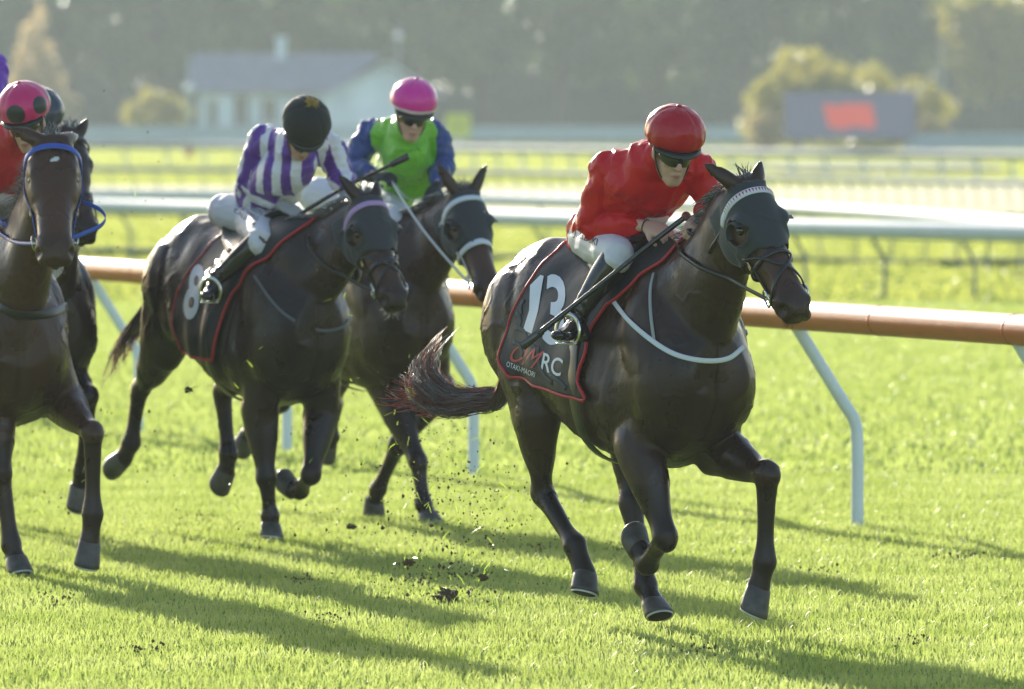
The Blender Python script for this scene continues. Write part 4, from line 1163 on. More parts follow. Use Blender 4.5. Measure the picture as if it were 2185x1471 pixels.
    for i in range(rows + 1):
        ph = R(90 - i * (101 / rows))
        for k in range(N):
            th = 2 * math.pi * k / N
            seam = 1 - .030 * math.exp(-((((th / (math.pi / 3)) % 1) - .5) ** 2) / .003) * min(1, i / 4)
            pucker = 1 + cfg.get('pucker', .030) * math.sin(th * 17 + 2.1 * math.sin(th * 3)) * (i / rows) ** 5
            c_, s_ = math.cos(ph), math.sin(ph)
            if ph < 0: c_ = 1 - .10 * (ph / R(-11)) ** 2; s_ = -.42 * (ph / R(-11)) ** .8 if ph < 0 else 0
            slack = 1 + .02 * noise.noise(Vector((math.cos(th) * 2.2, math.sin(th) * 2.2, i * .25 + cfg['look'][0])))
            q = seam * pucker * slack
            if i > rows - 1: q *= .96
            v_.append(H(0, -.012, .018) + (sd * rS * c_ * math.sin(th) + f * rF * c_ * math.cos(th)) * q + up * rU * s_ * q)
    for i in range(rows):
        for k in range(N): f_.append((i * N + k, (i + 1) * N + k, (i + 1) * N + (k + 1) % N, i * N + (k + 1) % N))
    cap.add(v_, f_)
    ob = cap.build('helmet_cap', [cfg['cap']], root)
    cc = coords(ob.data)
    if cfg.get('dots'):
        mk = np.full(len(cc), -9.)
        for (dth, dph) in cfg['dots']:
            dd = sd * math.sin(R(dth)) * math.cos(R(dph)) + f * math.cos(R(dth)) * math.cos(R(dph)) + up * math.sin(R(dph))
            q = cc - np.array(H(0, -.012, .018)); q /= np.linalg.norm(q, axis=1)[:, None]
            mk = np.maximum(mk, (.34 - np.arccos(np.clip(q @ np.array(dd), -1, 1))) * 6)
        set_mask(ob.data, np.clip(mk + .5, 0, 1))
    elif cfg.get('band'):
        q = (cc - np.array(H(0, -.012, .018))) @ np.array(up)
        set_mask(ob.data, ((q > -.033) & (q < -.012)).astype(float))
    else: set_mask(ob.data, np.zeros(len(cc)))
    sl_ = ob.modifiers.new('s', 'SUBSURF'); sl_.levels = 1; sl_.render_levels = 1
    if cfg.get('pom') == 'tuft':
        g = Geo(); rr = random.Random(3)
        for i in range(90):
            d = (up * rr.uniform(.1, 1) + sd * rr.uniform(-1, 1) + f * rr.uniform(-1, 1)).normalized()
            p = H(0, -.03, .018 + rU - .01); g.tube([p, p + d * rr.uniform(.02, .045)], [.006, .002], n=4, sub=1)
        g.build('pompom', [hair_y], root)
    else:
        g = Geo(); g.blob(H(0, -.012, .018 + rU * .99), sd * .013, f * .013, up * .008); g.build('cap_button', [cfg['cap']], root); 
        set_mask(root.children[-1].data, np.zeros(len(root.children[-1].data.vertices)))
    g = Geo(); inn = []; out = []; up2 = []
    for k in range(17):
        th = R(-62 + 124 * k / 16)
        e_ = math.cos(th * 1.35) ** .8 if math.cos(th * 1.35) > 0 else 0
        inn.append(H(.112 * math.sin(th), -.012 + .118 * math.cos(th), -.020)); out.append(H(.116 * math.sin(th), -.012 + .122 * math.cos(th) + .024 * e_, -.032 - .010 * e_))
    n_ = 17; dn = up * -.006
    g.add(inn + out + [p + dn for p in inn] + [p + dn for p in out],
          [(i, i + 1, n_ + i + 1, n_ + i) for i in range(16)] + [(2 * n_ + i, 3 * n_ + i, 3 * n_ + i + 1, 2 * n_ + i + 1) for i in range(16)] + [(n_ + i, n_ + i + 1, 3 * n_ + i + 1, 3 * n_ + i) for i in range(16)] + [(i, 2 * n_ + i, 2 * n_ + i + 1, i + 1) for i in range(16)])
    g.build('peak', [cfg.get('peak', peak_m)], root)
    g = Geo()   # wraparound goggles and strap
    pts = []; 
    for k in range(15):
        th = R(-78 + 156 * k / 14)
        pts.append((H(.070 * math.sin(th), .006 + .095 * math.cos(th) , -.068 + .006 * abs(math.sin(th))), sd * math.sin(th) + f * math.cos(th)))
    secs = []
    for i, (p, nn) in enumerate(pts):
        th = -78 + 156 * i / 14
        hh = .030 * (1 - .35 * math.exp(-(th / 9) ** 2)) * (1 - .62 * (abs(th) / 78) ** 3)
        secs.append((p, nn * .006, up * hh, 2.6, 0))
    g.loft(secs, 14); g.build('goggles', [cfg.get('lens', gog_m)], root)
    g = Geo()
    for s in (-1, 1):
        g.tube([H(s * .066, .012, -.060), H(s * .080, -.03, -.052), H(s * .085, -.075, -.035)], [(.003, .011)] * 3, side=sd, n=8, sub=3)
        g.tube([H(s * .080, -.005, -.045), H(s * .070, .018, -.110), H(s * .045, .040, -.160), H(0, .046, -.196)], [(.003, .009)] * 4, side=sd, n=8, sub=4)
    g.build('chin_strap', [leather], root)
    tag(root, label, 'jockey', 'jockeys crouched over their horses')
    h.J = J; h.H = H; h.prs = root; h.axes = (sd, f, up)
    return root

def text_on(h, body, s, corners, m, parent, name, off=.004, bold=.0, shear=0.0, cut=.05):
    """lettering laid on the surface: corners = pixel points lower left, lower right, upper left of the line of text as seen on the surface"""
    cu = bpy.data.curves.new('t', 'FONT'); cu.body = s; cu.offset = bold; cu.shear = shear; cu.resolution_u = 4
    o = bpy.data.objects.new('t', cu); C.objects.link(o)
    dg = bpy.context.evaluated_depsgraph_get(); dg.update()
    me = bpy.data.meshes.new_from_object(o.evaluated_get(dg)); bpy.data.objects.remove(o); bpy.data.curves.remove(cu)
    bm = bmesh.new(); bm.from_mesh(me); bpy.data.meshes.remove(me)
    bmesh.ops.triangulate(bm, faces=bm.faces[:])
    xs_ = [v.co.x for v in bm.verts]; ys_ = [v.co.y for v in bm.verts]
    x0, x1, y0, y1 = min(xs_), max(xs_), min(ys_), max(ys_)
    step = cut * (y1 - y0) * 2
    for ax, lo, hi in ((0, x0, x1), (1, y0, y1)):
        c = lo + step
        while c < hi:
            no = Vector((1, 0, 0)) if ax == 0 else Vector((0, 1, 0))
            bmesh.ops.bisect_plane(bm, geom=bm.verts[:] + bm.edges[:] + bm.faces[:], plane_co=no * c, plane_no=no); c += step
    A, B, D = [np.array(c, float) for c in corners]
    bad = []
    last = None
    for v in bm.verts:
        p = A + (B - A) * (v.co.x - x0) / (x1 - x0) + (D - A) * (v.co.y - y0) / (y1 - y0)
        o_, d_ = h.lray(p[0], p[1]); hit = body.ray_cast(o_, d_)
        if hit[0] is None: bad.append(v); continue
        v.co = hit[0] - d_ * off
    bmesh.ops.delete(bm, geom=bad, context='VERTS')
    me = bpy.data.meshes.new(name); bm.to_mesh(me); bm.free(); me.materials.append(m)
    return link_mesh(name, me, parent)

def poly_on(h, body, pts, m, parent, name, off=.004):
    bm = bmesh.new(); bm.faces.new([bm.verts.new((x, -y, 0)) for x, y in pts]); bmesh.ops.triangulate(bm, faces=bm.faces[:])
    for ax in (0, 1):
        vals = [v.co[ax] for v in bm.verts]; c = min(vals) + 6; no = Vector((1, 0, 0)) if ax == 0 else Vector((0, 1, 0)); hi = max(vals)
        while c < hi:
            bmesh.ops.bisect_plane(bm, geom=bm.verts[:] + bm.edges[:] + bm.faces[:], plane_co=no * c, plane_no=no); c += 6
    for v in bm.verts:
        o_, d_ = h.lray(v.co.x, -v.co.y); hit = body.ray_cast(o_, d_)
        v.co = (hit[0] - d_ * off) if hit[0] else v.co
    me = bpy.data.meshes.new(name); bm.to_mesh(me); bm.free(); me.materials.append(m)
    return link_mesh(name, me, parent)

def tack(h, cfg):
    """number cloth, saddle, girth, stirrups, breastplate and reins of one horse"""
    root = h.root; bv = h.bvh; J = h.J
    cz = 1.12
    def on(a, th, off):
        d = Vector((0, -math.sin(R(th)), math.cos(R(th)))); c = Vector((a, 0, cz))
        hit = bv.ray_cast(c + d * .9, -d)
        p = hit[0] if hit[0] else c + d * .3
        if (p - c).length > .62: p = c + d * .5
        return p + d * off
    h.on = on
    def hits(L):
        out = []
        for px, py in L:
            o_, d_ = h.lray(px, py); q = bv.ray_cast(o_, d_)
            if q[0] is None: continue
            p = q[0]; th = math.degrees(math.atan2(-p.y, p.z - cz)); out.append((p.x, th))
        return out
    def resample(L, n):
        K = np.array(L, float); d = np.r_[0, np.cumsum(np.hypot(np.diff(K[:, 0]) * 60, np.diff(K[:, 1])))]
        t = np.linspace(0, d[-1], n); return np.stack([np.interp(t, d, K[:, 0]), np.interp(t, d, K[:, 1])], 1)
    if cfg.get('cloth'):
        back = hits(cfg['cloth'][0]); front = hits(cfg['cloth'][1])
        back = [(back[0][0] + .02, 0)] + back; front = [(front[0][0] + .03, 0)] + front
        nt, nu = 46, 30
        Bk = resample(back, nt); Fr = resample(front, nt)
        for s in (1, -1):
            pass
        g = Geo(); P = []
        rows = list(range(nt - 1, 0, -1))
        grid = []
        for r_ in rows: grid.append([(Bk[r_] * (1 - u_) + Fr[r_] * u_) * np.array([1, -1]) for u_ in np.linspace(0, 1, nu)])
        for r_ in range(nt): grid.append([(Bk[r_] * (1 - u_) + Fr[r_] * u_) for u_ in np.linspace(0, 1, nu)])
        for i, row in enumerate(grid):
            for j, q in enumerate(row):
                t = abs(i - (nt - 1)) / (nt - 1); 
                fold = .006 * math.sin(j * .55 + 2 * t) * t + .006 * noise.noise(Vector((q[0] * 6, q[1] * .05, 2)))
                P.append(on(q[0], q[1], .013 + max(0, fold) + .012 * t * t))
        n_r = len(grid)
        g.add(P, [(i * nu + j, i * nu + j + 1, (i + 1) * nu + j + 1, (i + 1) * nu + j) for i in range(n_r - 1) for j in range(nu - 1)])
        # gentle relax so that the cloth bridges hollows instead of clinging
        A = np.array(P).reshape(n_r, nu, 3)
        for _ in range(5):
            B_ = A.copy(); B_[1:-1, 1:-1] = (A[:-2, 1:-1] + A[2:, 1:-1] + A[1:-1, :-2] + A[1:-1, 2:]) / 4; A = A * .5 + B_ * .5
        g.v = [tuple(p) for p in A.reshape(-1, 3)]
        cl = g.build('saddle_cloth', [cloth_m], root)
        h.clbvh = bvh_of(cl.data)
        so = cl.modifiers.new('s', 'SOLIDIFY'); so.thickness = .005; so.offset = 0
        q = Geo()
        edge = [A[i, 0] for i in range(n_r)]; edge2 = [A[-1, j] for j in range(nu)]; edge3 = [A[i, -1] for i in range(n_r - 1, -1, -1)]; edge4 = [A[0, j] for j in range(nu - 1, -1, -1)]
        loop = edge + edge2[1:] + edge3[1:] + edge4[1:]
        q.tube([tuple(p) for p in loop[::2]], [.0075] * len(loop[::2]), n=8, sub=2, round_ends=False); q.build('piping', [piping_m], cl)
        h.cloth = cl
    # saddle: small racing saddle under the rider
    g = Geo(); sa = cfg.get('saddle_a', .17)
    for r_, (a, w_) in enumerate(((sa - .20, 12), (sa - .12, 30), (sa, 42), (sa + .10, 52), (sa + .17, 48))): pass
    V_ = []; F_ = []; ns = 15
    A_ = [sa - .20, sa - .14, sa - .05, sa + .05, sa + .13, sa + .18]; Wd = [16, 22, 27, 34, 36, 26]
    for a, wd in zip(A_, Wd):
        for k in range(ns):
            th = -wd + 2 * wd * k / (ns - 1); V_.append(on(a, th, .024 + (.02 if a in (A_[0], A_[-1]) else 0) * math.cos(R(th))))
    for i in range(5):
        for k in range(ns - 1): F_.append((i * ns + k, i * ns + k + 1, (i + 1) * ns + k + 1, (i + 1) * ns + k))
    g.add(V_, F_); sdl = g.build('saddle', [leather], root); so = sdl.modifiers.new('s', 'SOLIDIFY'); so.thickness = .02; so.offset = 0
    # girth
    def band(name, path, width, m, off=.02, th=.005, par=root):
        P_ = [on(a, t, off) for a, t in path]; N_ = [Vector((0, -math.sin(R(t)), math.cos(R(t)))) for a, t in path]
        q = Geo(); q.loft(ribbon(P_, N_, width, th, 3), 8); return q.build(name, [m], par)
    ga = cfg.get('girth_a', .16)
    band('girth', [(ga + .0006 * abs(t) * .6, t) for t in range(40, 321, 14)], .075, cfg.get('girth_m', leather), .024)
    # breastplate
    if cfg.get('breast'):
        P_ = []; N_ = []
        for px, py in cfg['breast']:
            o_, d_ = h.lray(px, py); q = bv.ray_cast(o_, d_)
            if q[0] is None: continue
            P_.append(q[0] + q[1] * .010); N_.append(q[1])
        q = Geo(); q.loft(ribbon(P_, N_, cfg.get('breast_w', .030), .005, 4), 8); q.build('breastplate', [cfg.get('breast_m', strap_grey)], root)
    if cfg.get('martingale'):
        P_ = []; N_ = []
        for px, py in cfg['martingale']:
            o_, d_ = h.lray(px, py); q = bv.ray_cast(o_, d_)
            if q[0] is None: continue
            P_.append(q[0] + q[1] * .010); N_.append(q[1])
        q = Geo(); q.loft(ribbon(P_, N_, .014, .004, 4), 8); q.build('neck_strap', [strap_grey], root)
    # stirrups
    for x in ('R', 'L'):
        toe, hl, an = J['toe' + x], J['heel' + x], J['ankle' + x]
        fd = (toe - hl).normalized(); c = hl.lerp(toe, .62); sd_ = fd.cross(Vector((0, 0, 1))).normalized(); up_ = sd_.cross(fd).normalized()
        q = Geo(); pts = []
        for k in range(13):
            an_ = R(-50 + 280 * k / 12); pts.append(c + sd_ * math.cos(an_) * .056 + up_ * (math.sin(an_) * .065 + .02))
        q.tube(pts, [(.0055, .010)] * 13, side=fd, n=8, sub=2); q.tube([c - sd_ * .045 - up_ * .034, c + sd_ * .045 - up_ * .034], [(.016, .006)] * 2, side=fd, n=8, sub=2)
        si = q.build('stirrup', [steel], root)
        top = on(.16, 48 if x == 'R' else -48, .04); tp = c + up_ * .088
        q = Geo(); q.tube([top, top.lerp(tp, .5) + Vector((0, -.02 if x == 'R' else .02, 0)), tp], [(.010, .002)] * 3, side=(1, 0, 0), n=8, sub=3); q.build('stirrup_leather', [leather], si)
    # reins from the bit rings to the hands
    hr, hl_ = J['gripR'], J['gripL']
    for s, bp, gp in ((-1, h.bitR, hr), (1, h.bitL, hl_)):
        q = Geo(); mid = bp.lerp(gp, .5) + Vector((0, s * .02, -.02 - cfg.get('slack', 0)))
        hitn = None
        L_ = []
        for k in range(13):
            t = k / 12; p = bp.lerp(gp, t) + Vector((0, s * .03, -cfg.get('slack', 0))) * math.sin(math.pi * t)
            for _ in range(2):
                nr_ = bv.find_nearest(p)
                if nr_[0] is not None and (p - nr_[0]).dot(nr_[1]) < .014 and (p - nr_[0]).length < .2 and 0 < k < 12: p = nr_[0] + nr_[1] * .014
            L_.append(p)
        q.tube(L_, [(.0085, .0025)] * 13, side=(0, 0, 1), n=8, sub=2)
        q.build('rein', [cfg.get('rein', leather)], h.bridle)
    q = Geo(); q.tube([hr, hr.lerp(hl_, .5) + Vector((-.02, 0, -.05)), hl_], [(.0085, .002)] * 3, side=(1, 0, 0), n=8, sub=5); q.build('rein', [cfg.get('rein', leather)], h.bridle)

def whip(h, label, pts, rads, grip=None):
    P = [h.M @ (h.pa(*p)) for p in pts]; o = P[0].copy(); root = empty('whip', o)
    g = Geo(); g.tube([p - o for p in P], rads, n=10, sub=4); g.build('shaft', [whip_m], root)
    d = (P[-1] - P[-2]).normalized(); g = Geo(); g.tube([P[-1] - o - d * .01, P[-1] - o + d * .09], [(.016, .004), (.018, .004)], side=(0, 0, 1), n=8, sub=2); g.build('flap', [whip_m], root)
    if grip: g = Geo(); g.ball(P[0] - o, grip[0], n=12, m=8); g.build('knob', [grip[1]], root)
    tag(root, label, 'whip')

silk_red = mask_mat('red_silk', (0.58, 0.004, 0.010), (0.55, 0.01, 0.02), 0.42, sheen=0.0, spec=.35, bump=(13, 0.75, 0.016))
silk_purple = mask_mat('striped_silk', (0.70, 0.70, 0.74), (0.115, 0.028, 0.30), 0.45, sheen=0.2, bump=(13, 0.75, 0.016))
silk_green = mask_mat('green_blue_silk', (0.16, 0.50, 0.02), (0.018, 0.050, 0.22), 0.45, sheen=0.2, bump=(13, 0.75, 0.016))
silk_dotred = mask_mat('dark_red_silk', (0.50, 0.012, 0.02), (0.02, 0.02, 0.02), 0.45, sheen=0.2)
silk_violet = mask_mat('violet_silk', (0.16, 0.03, 0.42), (0.02, 0.02, 0.02), 0.45, sheen=0.2)
cap_red = mask_mat('red_cap', (0.42, 0.004, 0.012), (0.5, 0.01, 0.02), 0.34, sheen=0.0, spec=.5, bump=(15, 0.7, 0.014))
cap_black = mask_mat('black_cap', (0.016, 0.016, 0.013), (0, 0, 0), 0.8, sheen=0.1)
cap_pink = mask_mat('pink_cap', (0.70, 0.03, 0.30), (0.75, 0.72, 0.78), 0.28, sheen=0.2)
cap_dots = mask_mat('dotted_cap', (0.62, 0.015, 0.14), (0.020, 0.022, 0.024), 0.36, sheen=0.3, bump=(20, 0.3, 0.006))
cap_slate = mask_mat('slate_cap', (0.045, 0.055, 0.075), (0, 0, 0), 0.25)

person(H13, 'jockey in plain red silks and a red cap crouched on the horse numbered 13', dict(
    J=dict(head=(1441, 294, .64), neck=(1400, 330, .50), chest=(1385, 385, .38), waist=(1330, 455, .10), pelvis=(1292, 496, -.12),
           shR=(1297, 362, .27), shL=(1488, 358, .50), elR=(1262, 478, .14), elL=(1522, 445, .52), wrR=(1376, 482, .40), wrL=(1496, 466, .66),
           handR=(1440, 503, .52), handL=(1476, 492, .72), hipR=(1266, 506, -.12), kneeR=(1318, 545, .35), ankleR=(1226, 680, .25), toeR=(1190, 716, .38), heelR=(1246, 716, .29)),
    look=(16, 20, -3), silk=silk_red, cap=cap_red, palmR=(-.35, -.45, .82), palmL=(.2, -.9, .4)))
tack(H13, dict(cloth=([(1216, 520), (1185, 548), (1140, 600), (1112, 650), (1092, 710), (1076, 765), (1100, 800)],
                      [(1420, 560), (1395, 575), (1352, 612), (1300, 655), (1268, 700), (1256, 760), (1240, 805), (1262, 850)]),
     breast=[(1296, 622), (1318, 652), (1345, 685), (1385, 722), (1430, 752), (1470, 766), (1515, 770), (1555, 764), (1582, 742)], breast_w=.021, breast_m=strap_white,
     martingale=[(1398, 585), (1390, 620), (1390, 670), (1398, 732)]))
whip(H13, 'long black whip slanting down across the boot of the red jockey', [(1464, 462, .66), (1390, 519, .595), (1300, 592, .52), (1225, 652, .45), (1152, 710, .39)], [.012, .011, .010, .010, .013], (.020, mat('red_brown_knob', (.16, .03, .02), .4)))
person(H8, 'jockey in purple and white striped silks and a black cap, head bowed', dict(
    J=dict(head=(653, 268, .68), neck=(628, 300, .50), chest=(622, 345, .40), waist=(560, 405, .10), pelvis=(548, 448, -.06),
           shR=(560, 298, .24), shL=(704, 312, .46), elR=(530, 392, .14), elL=(728, 378, .50), wrR=(604, 440, .38), wrL=(742, 408, .66),
           handR=(640, 455, .50), handL=(736, 430, .74), hipR=(534, 458, -.06), kneeR=(560, 512, .50), ankleR=(454, 600, .30), toeR=(440, 632, .42), heelR=(464, 628, .34)),
    look=(14, 48, -4), silk=silk_purple, cap=cap_black, stripes=True, pom='tuft', glove=glove_g, pucker=0.0, lens=gog_m))
tack(H8, dict(cloth=([(505, 500), (470, 510), (440, 545), (405, 590), (380, 650), (378, 700), (400, 745)], [(620, 512), (600, 524), (545, 568), (505, 622), (480, 680), (466, 730), (462, 762)]),
     breast=[(545, 590), (580, 640), (620, 680), (680, 705), (725, 700), (745, 680)], breast_w=.016, breast_m=mat('dull_strap', (.10, .11, .12), .5), slack=.05, rein=leather))
whip(H8, 'black whip held across by the striped jockey, pointing up to the right', [(636, 462, .56), (660, 445, .60), (740, 398, .74), (838, 350, .92)], [.012, .011, .009, .009])
person(HM, 'jockey in green silks with blue sleeves and a pink cap', dict(
    J=dict(head=(883, 222, .66), neck=(866, 268, .50), chest=(865, 315, .42), waist=(850, 370, .16), pelvis=(835, 415, -.02),
           shR=(792, 282, .26), shL=(930, 285, .46), elR=(752, 355, .22), elL=(948, 352, .50), wrR=(800, 378, .46), wrL=(930, 400, .66),
           handR=(838, 376, .58), handL=(916, 422, .76), hipR=(808, 420, -.04), kneeR=(836, 478, .62), ankleR=(750, 560, .48), toeR=(740, 592, .58), heelR=(762, 588, .5)),
    look=(10, 18, -5), silk=silk_green, cap=cap_pink, sleeves=True, band=True, glove=glove_b, pucker=0.004, belly=True))
tack(HM, dict(rein=strap_white))
person(HL, 'jockey in red with a pink cap covered in big black dots', dict(
    J=dict(head=(51, 236, .62), neck=(25, 290, .48), chest=(5, 340, .36), waist=(-20, 420, .08), pelvis=(-30, 460, -.12),
           shR=(-75, 330, .34), shL=(60, 350, .36), elR=(-100, 440, .30), elL=(70, 450, .34), wrR=(-30, 470, .50), wrL=(40, 470, .52),
           handR=(0, 480, .58), handL=(30, 480, .60), hipR=(-70, 480, -.12), kneeR=(-95, 560, .28), ankleR=(-120, 700, .0), toeR=(-125, 735, .15), heelR=(-120, 730, -.02)),
    look=(-14, 20, 6), silk=silk_dotred, cap=cap_dots, dots=[(0, 2), (-58, 8), (58, 8), (116, 8), (-116, 8), (180, 8)]))
tack(HL, dict(breast=[(0, 655), (30, 668), (70, 672), (110, 668), (140, 655), (152, 640)], breast_w=.04, breast_m=leather, rein=strap_blue, slack=.02))
person(HF, 'jockey in violet with a dark slate cap, mostly hidden at the left edge', dict(
    J=dict(head=(84, 244, .60), neck=(60, 276, .46), chest=(40, 300, .34), waist=(10, 370, .06), pelvis=(-5, 420, -.14),
           shR=(-22, 235, .26), shL=(90, 290, .40), elR=(-12, 140, .22), elL=(110, 370, .5), wrR=(-60, 100, .3), wrL=(100, 380, .66),
           handR=(-80, 80, .3), handL=(95, 385, .72), hipR=(-30, 430, -.14), kneeR=(-20, 500, .28), ankleR=(-60, 620, .0), toeR=(-66, 650, .15), heelR=(-60, 650, -.02)),
    look=(20, 30, -4), silk=silk_violet, cap=cap_slate, pucker=0.0))
tack(HF, dict())

# lettering on the cloths and clothes
cb = H13.clbvh; cl = H13.cloth
poly_on(H13, cb, [(1153, 587), (1131, 609), (1129, 663), (1116, 704), (1134, 712), (1148, 663), (1156, 612), (1160, 589)], num_m, cl, 'number', off=.010)
text_on(H13, cb, '3', ((1157, 732), (1200, 742), (1167, 582)), num_m, cl, 'number', bold=.02, off=.010)
text_on(H13, cb, 'RC', ((1153, 790), (1195, 805), (1160, 752)), num_m, cl, 'lettering', bold=.01, off=.010)
text_on(H13, cb, 'OM', ((1086, 770), (1150, 792), (1098, 728)), red_m, cl, 'lettering', bold=.0, shear=.6, off=.010)
text_on(H13, cb, 'OTAKI-MAORI', ((1080, 782), (1140, 806), (1082, 771)), num_m, cl, 'lettering', off=.013)
text_on(H8, H8.clbvh, '8', ((385, 672), (415, 690), (412, 556)), num_m, H8.cloth, 'number', bold=.03, off=.010)
# grey curling pattern printed on the rear of the cloth 13
def curls(h, cb, par, lines, w, m, name):
    for L in lines:
        P_ = []; N_ = []
        K = catmull([[*p] for p in L], 5)
        for p in K:
            o_, d_ = h.lray(p[0], p[1]); q = cb.ray_cast(o_, d_)
            if q[0] is None: continue
            n_ = q[1] if q[1].dot(d_) < 0 else -q[1]
            P_.append(q[0] + n_ * .0045); N_.append(n_)
        if len(P_) > 3: q = Geo(); q.loft(ribbon(P_, N_, w, .0012, 1), 6); q.build(name, [m], par)
curls(H13, cb, cl, [[(1120, 640), (1112, 655), (1114, 672)], [(1104, 668), (1112, 684), (1108, 700)], [(1100, 700), (1118, 706), (1130, 730), (1150, 750)],
    [(1096, 730), (1110, 738), (1118, 760)], [(1150, 740), (1150, 770), (1162, 800), (1180, 818)], [(1175, 800), (1192, 812), (1210, 830)]], .020, grey_m, 'printed_pattern')
text_on(H13, bvh_of([c for c in H13.prs.children if c.name.startswith('peak')][0].data), 'UsP', ((1458, 349), (1477, 349), (1458, 341)), num_m, H13.prs, 'lettering', off=.003)
ink = mat('dark_print', (0.03, 0.03, 0.06), .6)
text_on(H13, H13.brbvh, 'J. B.DSKI', ((1222, 508), (1272, 530), (1226, 488)), ink, H13.prs, 'lettering', bold=.02, off=.004)
for i, s_ in enumerate(('W.C. BESTI', 'WORTHWILD', 'CALLUM')):
    dx = -8 * i; dy = 11 * i
    text_on(H8, H8.brbvh, s_, ((508 + dx * .6, 430 + dy), (556 + dx * .9, 462 + dy), (512 + dx * .6, 421 + dy)), ink, H8.prs, 'lettering', bold=.01, off=.004)
# wrist band of the red jockey
J = H13.J; d = (J['handR'] - J['wrR']).normalized(); g = Geo(); c = J['wrR'] + d * .004
s1 = d.cross(Vector((0, 0, 1))).normalized(); s2 = d.cross(s1)
g.tube([c + s1 * math.cos(k * math.pi / 6) * .029 + s2 * math.sin(k * math.pi / 6) * .027 for k in range(13)], [.003] * 13, n=6, sub=2, round_ends=False); g.build('wrist_band', [leather], H13.prs)
# red triangles along the browband of the leading horse
q = Geo()
for k in range(27):
    a = -78 + 6 * k
    p, d = H13.onhead(.046 + .05 * (abs(a) / 105) ** 2, a, .0175)
    b_ = H13.u.cross(d).normalized() * .0045
    q.add([p - b_, p + b_, p + H13.u * .016, p - b_ - d * .002, p + b_ - d * .002, p + H13.u * .016 - d * .002], [(0, 1, 2), (5, 4, 3), (0, 3, 4, 1), (1, 4, 5, 2), (2, 5, 3, 0)])
q.build('red_triangles', [red_m], H13.bridle, smooth=False)
# knotted scarf at the throat of the green silks
q = Geo(); c_ = HM.J['neck'].lerp(HM.J['chest'], .35); s_, f_, u_ = HM.axes
b0 = c_ + f_ * .115 - u_ * .02
for a_, l_ in ((-1.0, .06), (.9, .05), (-.35, .075), (.25, .06), (1.4, .035)):
    e_ = b0 + s_ * a_ * .045 - u_ * l_ * .7 + f_ * .012; q.tube([b0, b0.lerp(e_, .5) + f_ * .018, e_], [(.010, .006), (.022, .007), (.012, .004)], side=s_, n=10, sub=4)
sc_ = q.build('scarf', [silk_green], HM.prs); set_mask(sc_.data, np.zeros(len(sc_.data.vertices)))

# loose blue rein looping out on the right of the brown horse's muzzle
q = Geo(); q.tube([HL.pa(157, 508, 1.45), HL.pa(185, 496, 1.47), HL.pa(212, 484, 1.46), HL.pa(225, 468, 1.42), HL.pa(218, 452, 1.36), HL.pa(200, 440, 1.30), HL.pa(178, 432, 1.24)], [(.010, .003)] * 7, side=(0, 0, 1), n=8, sub=4)
q.build('rein', [strap_blue], HL.bridle)
# ------------------------------------------------------------------ turf thrown up by the hooves
soil = mat('soil', (0.06, 0.038, 0.020), 0.95, bump=(60, 0.8, 0.01), noise_col=(40, (0.12, 0.075, 0.04), 0.3))
rnd = random.Random(77)
bitb = blade_material('torn_blade', (0.22, 0.32, 0.04), (0.30, 0.40, 0.08), (2.0, 1.9, 1.4), 0.5)
deb = Geo()
def crumb(g, p, r):
    v = []; f = [(0, 1, 2), (0, 2, 3), (0, 3, 1), (4, 2, 1), (4, 3, 2), (4, 1, 3)]
    for d in ((0, 0, 1), (1, 0, 0), (-.5, .87, 0), (-.5, -.87, 0), (0, 0, -1)):
        v.append(p + Vector(d) * r * rnd.uniform(.5, 1.3))
    g.add(v, f, 0)
def blade_bit(g, p, l):
    d = Vector((rnd.uniform(-1, 1), rnd.uniform(-1, 1), rnd.uniform(-1, 1))).normalized(); b = d.orthogonal().normalized() * .0022
    q = p + d * l * .5 + b * rnd.uniform(-3, 3); e = p + d * l
    g.add([p - b, p + b, q + b, q - b, e], [(0, 1, 2, 3), (3, 2, 4)], 1)
def spray(px, py, D, sx, sy, n, big, D_s=.5):
    for i in range(n):
        x = rnd.gauss(px, sx); y = rnd.gauss(py, sy); dd = D + rnd.uniform(-D_s, D_s)
        p = W(x, y, dd)
        if p.z < .02: p.z = .02 + rnd.random() * .04
        if rnd.random() < .8: crumb(deb, p, rnd.uniform(.0025, .0065) * (big if rnd.random() < .2 else 1))
        else: blade_bit(deb, p, rnd.uniform(.02, .07))
spray(970, 1080, 37.5, 95, 80, 330, 1.8); spray(940, 1260, 37.0, 60, 45, 190, 2.2, .3); spray(900, 960, 39, 90, 90, 240, 1.3)
spray(700, 800, 40.5, 130, 200, 60, 1.0); spray(180, 1000, 41, 90, 90, 70, 1.8); spray(300, 420, 41, 120, 150, 26, 1.0); spray(600, 1120, 40, 160, 60, 60, 1.6)
spray(1060, 1130, 36.8, 60, 60, 120, 1.5)
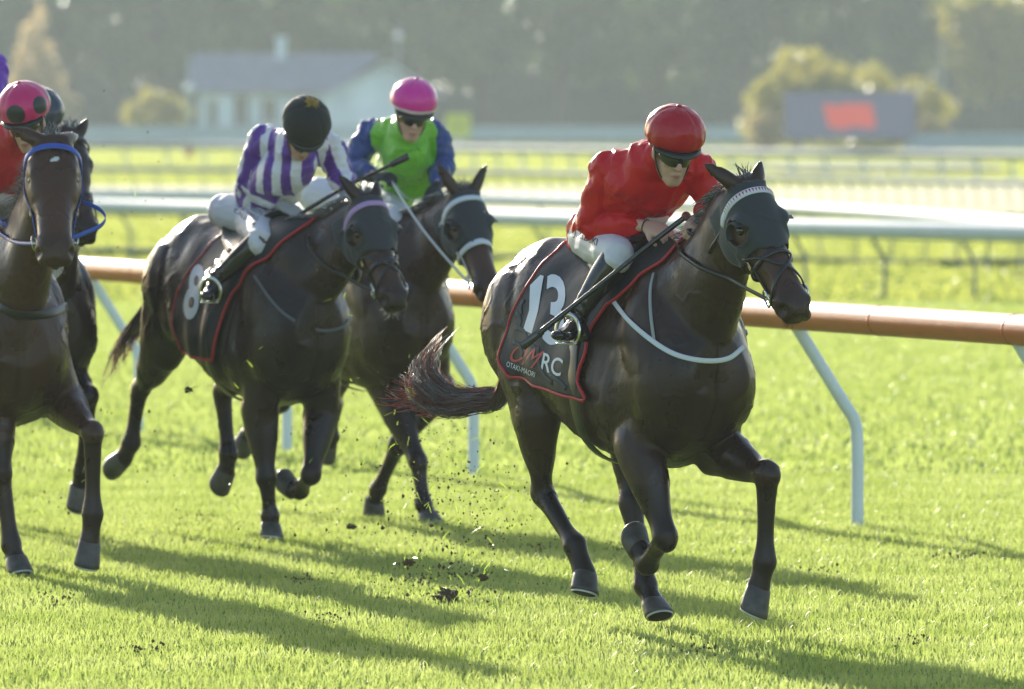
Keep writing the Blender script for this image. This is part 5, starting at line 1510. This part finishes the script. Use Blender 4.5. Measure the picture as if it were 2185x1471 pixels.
for (px_, py_) in ((120, 1290), (60, 1070), (430, 1115), (1320, 1180), (1750, 1230), (700, 1330), (1950, 1380), (300, 1400), (1500, 1400), (2050, 1200), (1150, 1180), (640, 1250), (900, 1250), (1000, 1240)):
    c_ = W(px_, py_, (CAMH * FPX) / (py_ - 240)); c_.z = 0
    for k_ in range(34):
        q_ = c_ + Vector((rnd.gauss(0, .05), rnd.gauss(0, .16), rnd.uniform(.008, .045))); crumb(deb, q_, rnd.uniform(.003, .010))
tag(deb.build('turf_debris', [soil, bitb], smooth=False), 'crumbs of soil and torn grass blades flying behind the leading horse', 'flying debris', kind='stuff')
def clod(px, py, D, r, lab):
    c = W(px, py, D); c.z = max(c.z, r * .7); root = empty('turf_clod', c); g = Geo()
    me = bpy.data.meshes.new('soil'); bm = bmesh.new(); bmesh.ops.create_icosphere(bm, subdivisions=3, radius=r)
    sd = rnd.random() * 50
    for v in bm.verts:
        k = 1 + .75 * noise.noise(v.co / r * 1.6 + Vector((sd, 0, 0))) + .35 * noise.noise(v.co / r * 5 + Vector((0, sd, 0)))
        v.co = Vector((v.co.x * 1.3, v.co.y, v.co.z * .8)) * k
    bm.to_mesh(me); bm.free(); me.materials.append(soil); link_mesh('soil', me, root)
    for i in range(9): blade_bit(g, Vector((rnd.uniform(-r, r), rnd.uniform(-r, r), rnd.uniform(-r * .3, r * .6))), rnd.uniform(.02, .05))
    g.m = [0] * len(g.m); g.build('roots', [bitb], root); tag(root, lab, 'turf clod')
clod(955, 1288, 36.9, .038, 'largest clod of dark soil lying on the shadowed grass behind the leading horse')
clod(950, 1262, 37.0, .020, 'small dark clod just above the largest clod of soil')
clod(750, 1124, 40.5, .016, 'round dark clod in the air left of the green jockey horse forefeet')
clod(872, 1200, 37.9, .018, 'clod with torn grass blades flying between the two shadows behind the leading horse')
clod(402, 832, 40.5, .015, 'little grassy tuft flying under the belly of the horse numbered 8')
clod(1030, 1232, 37.2, .016, 'small clod at the left of the leading horse hind hoof')
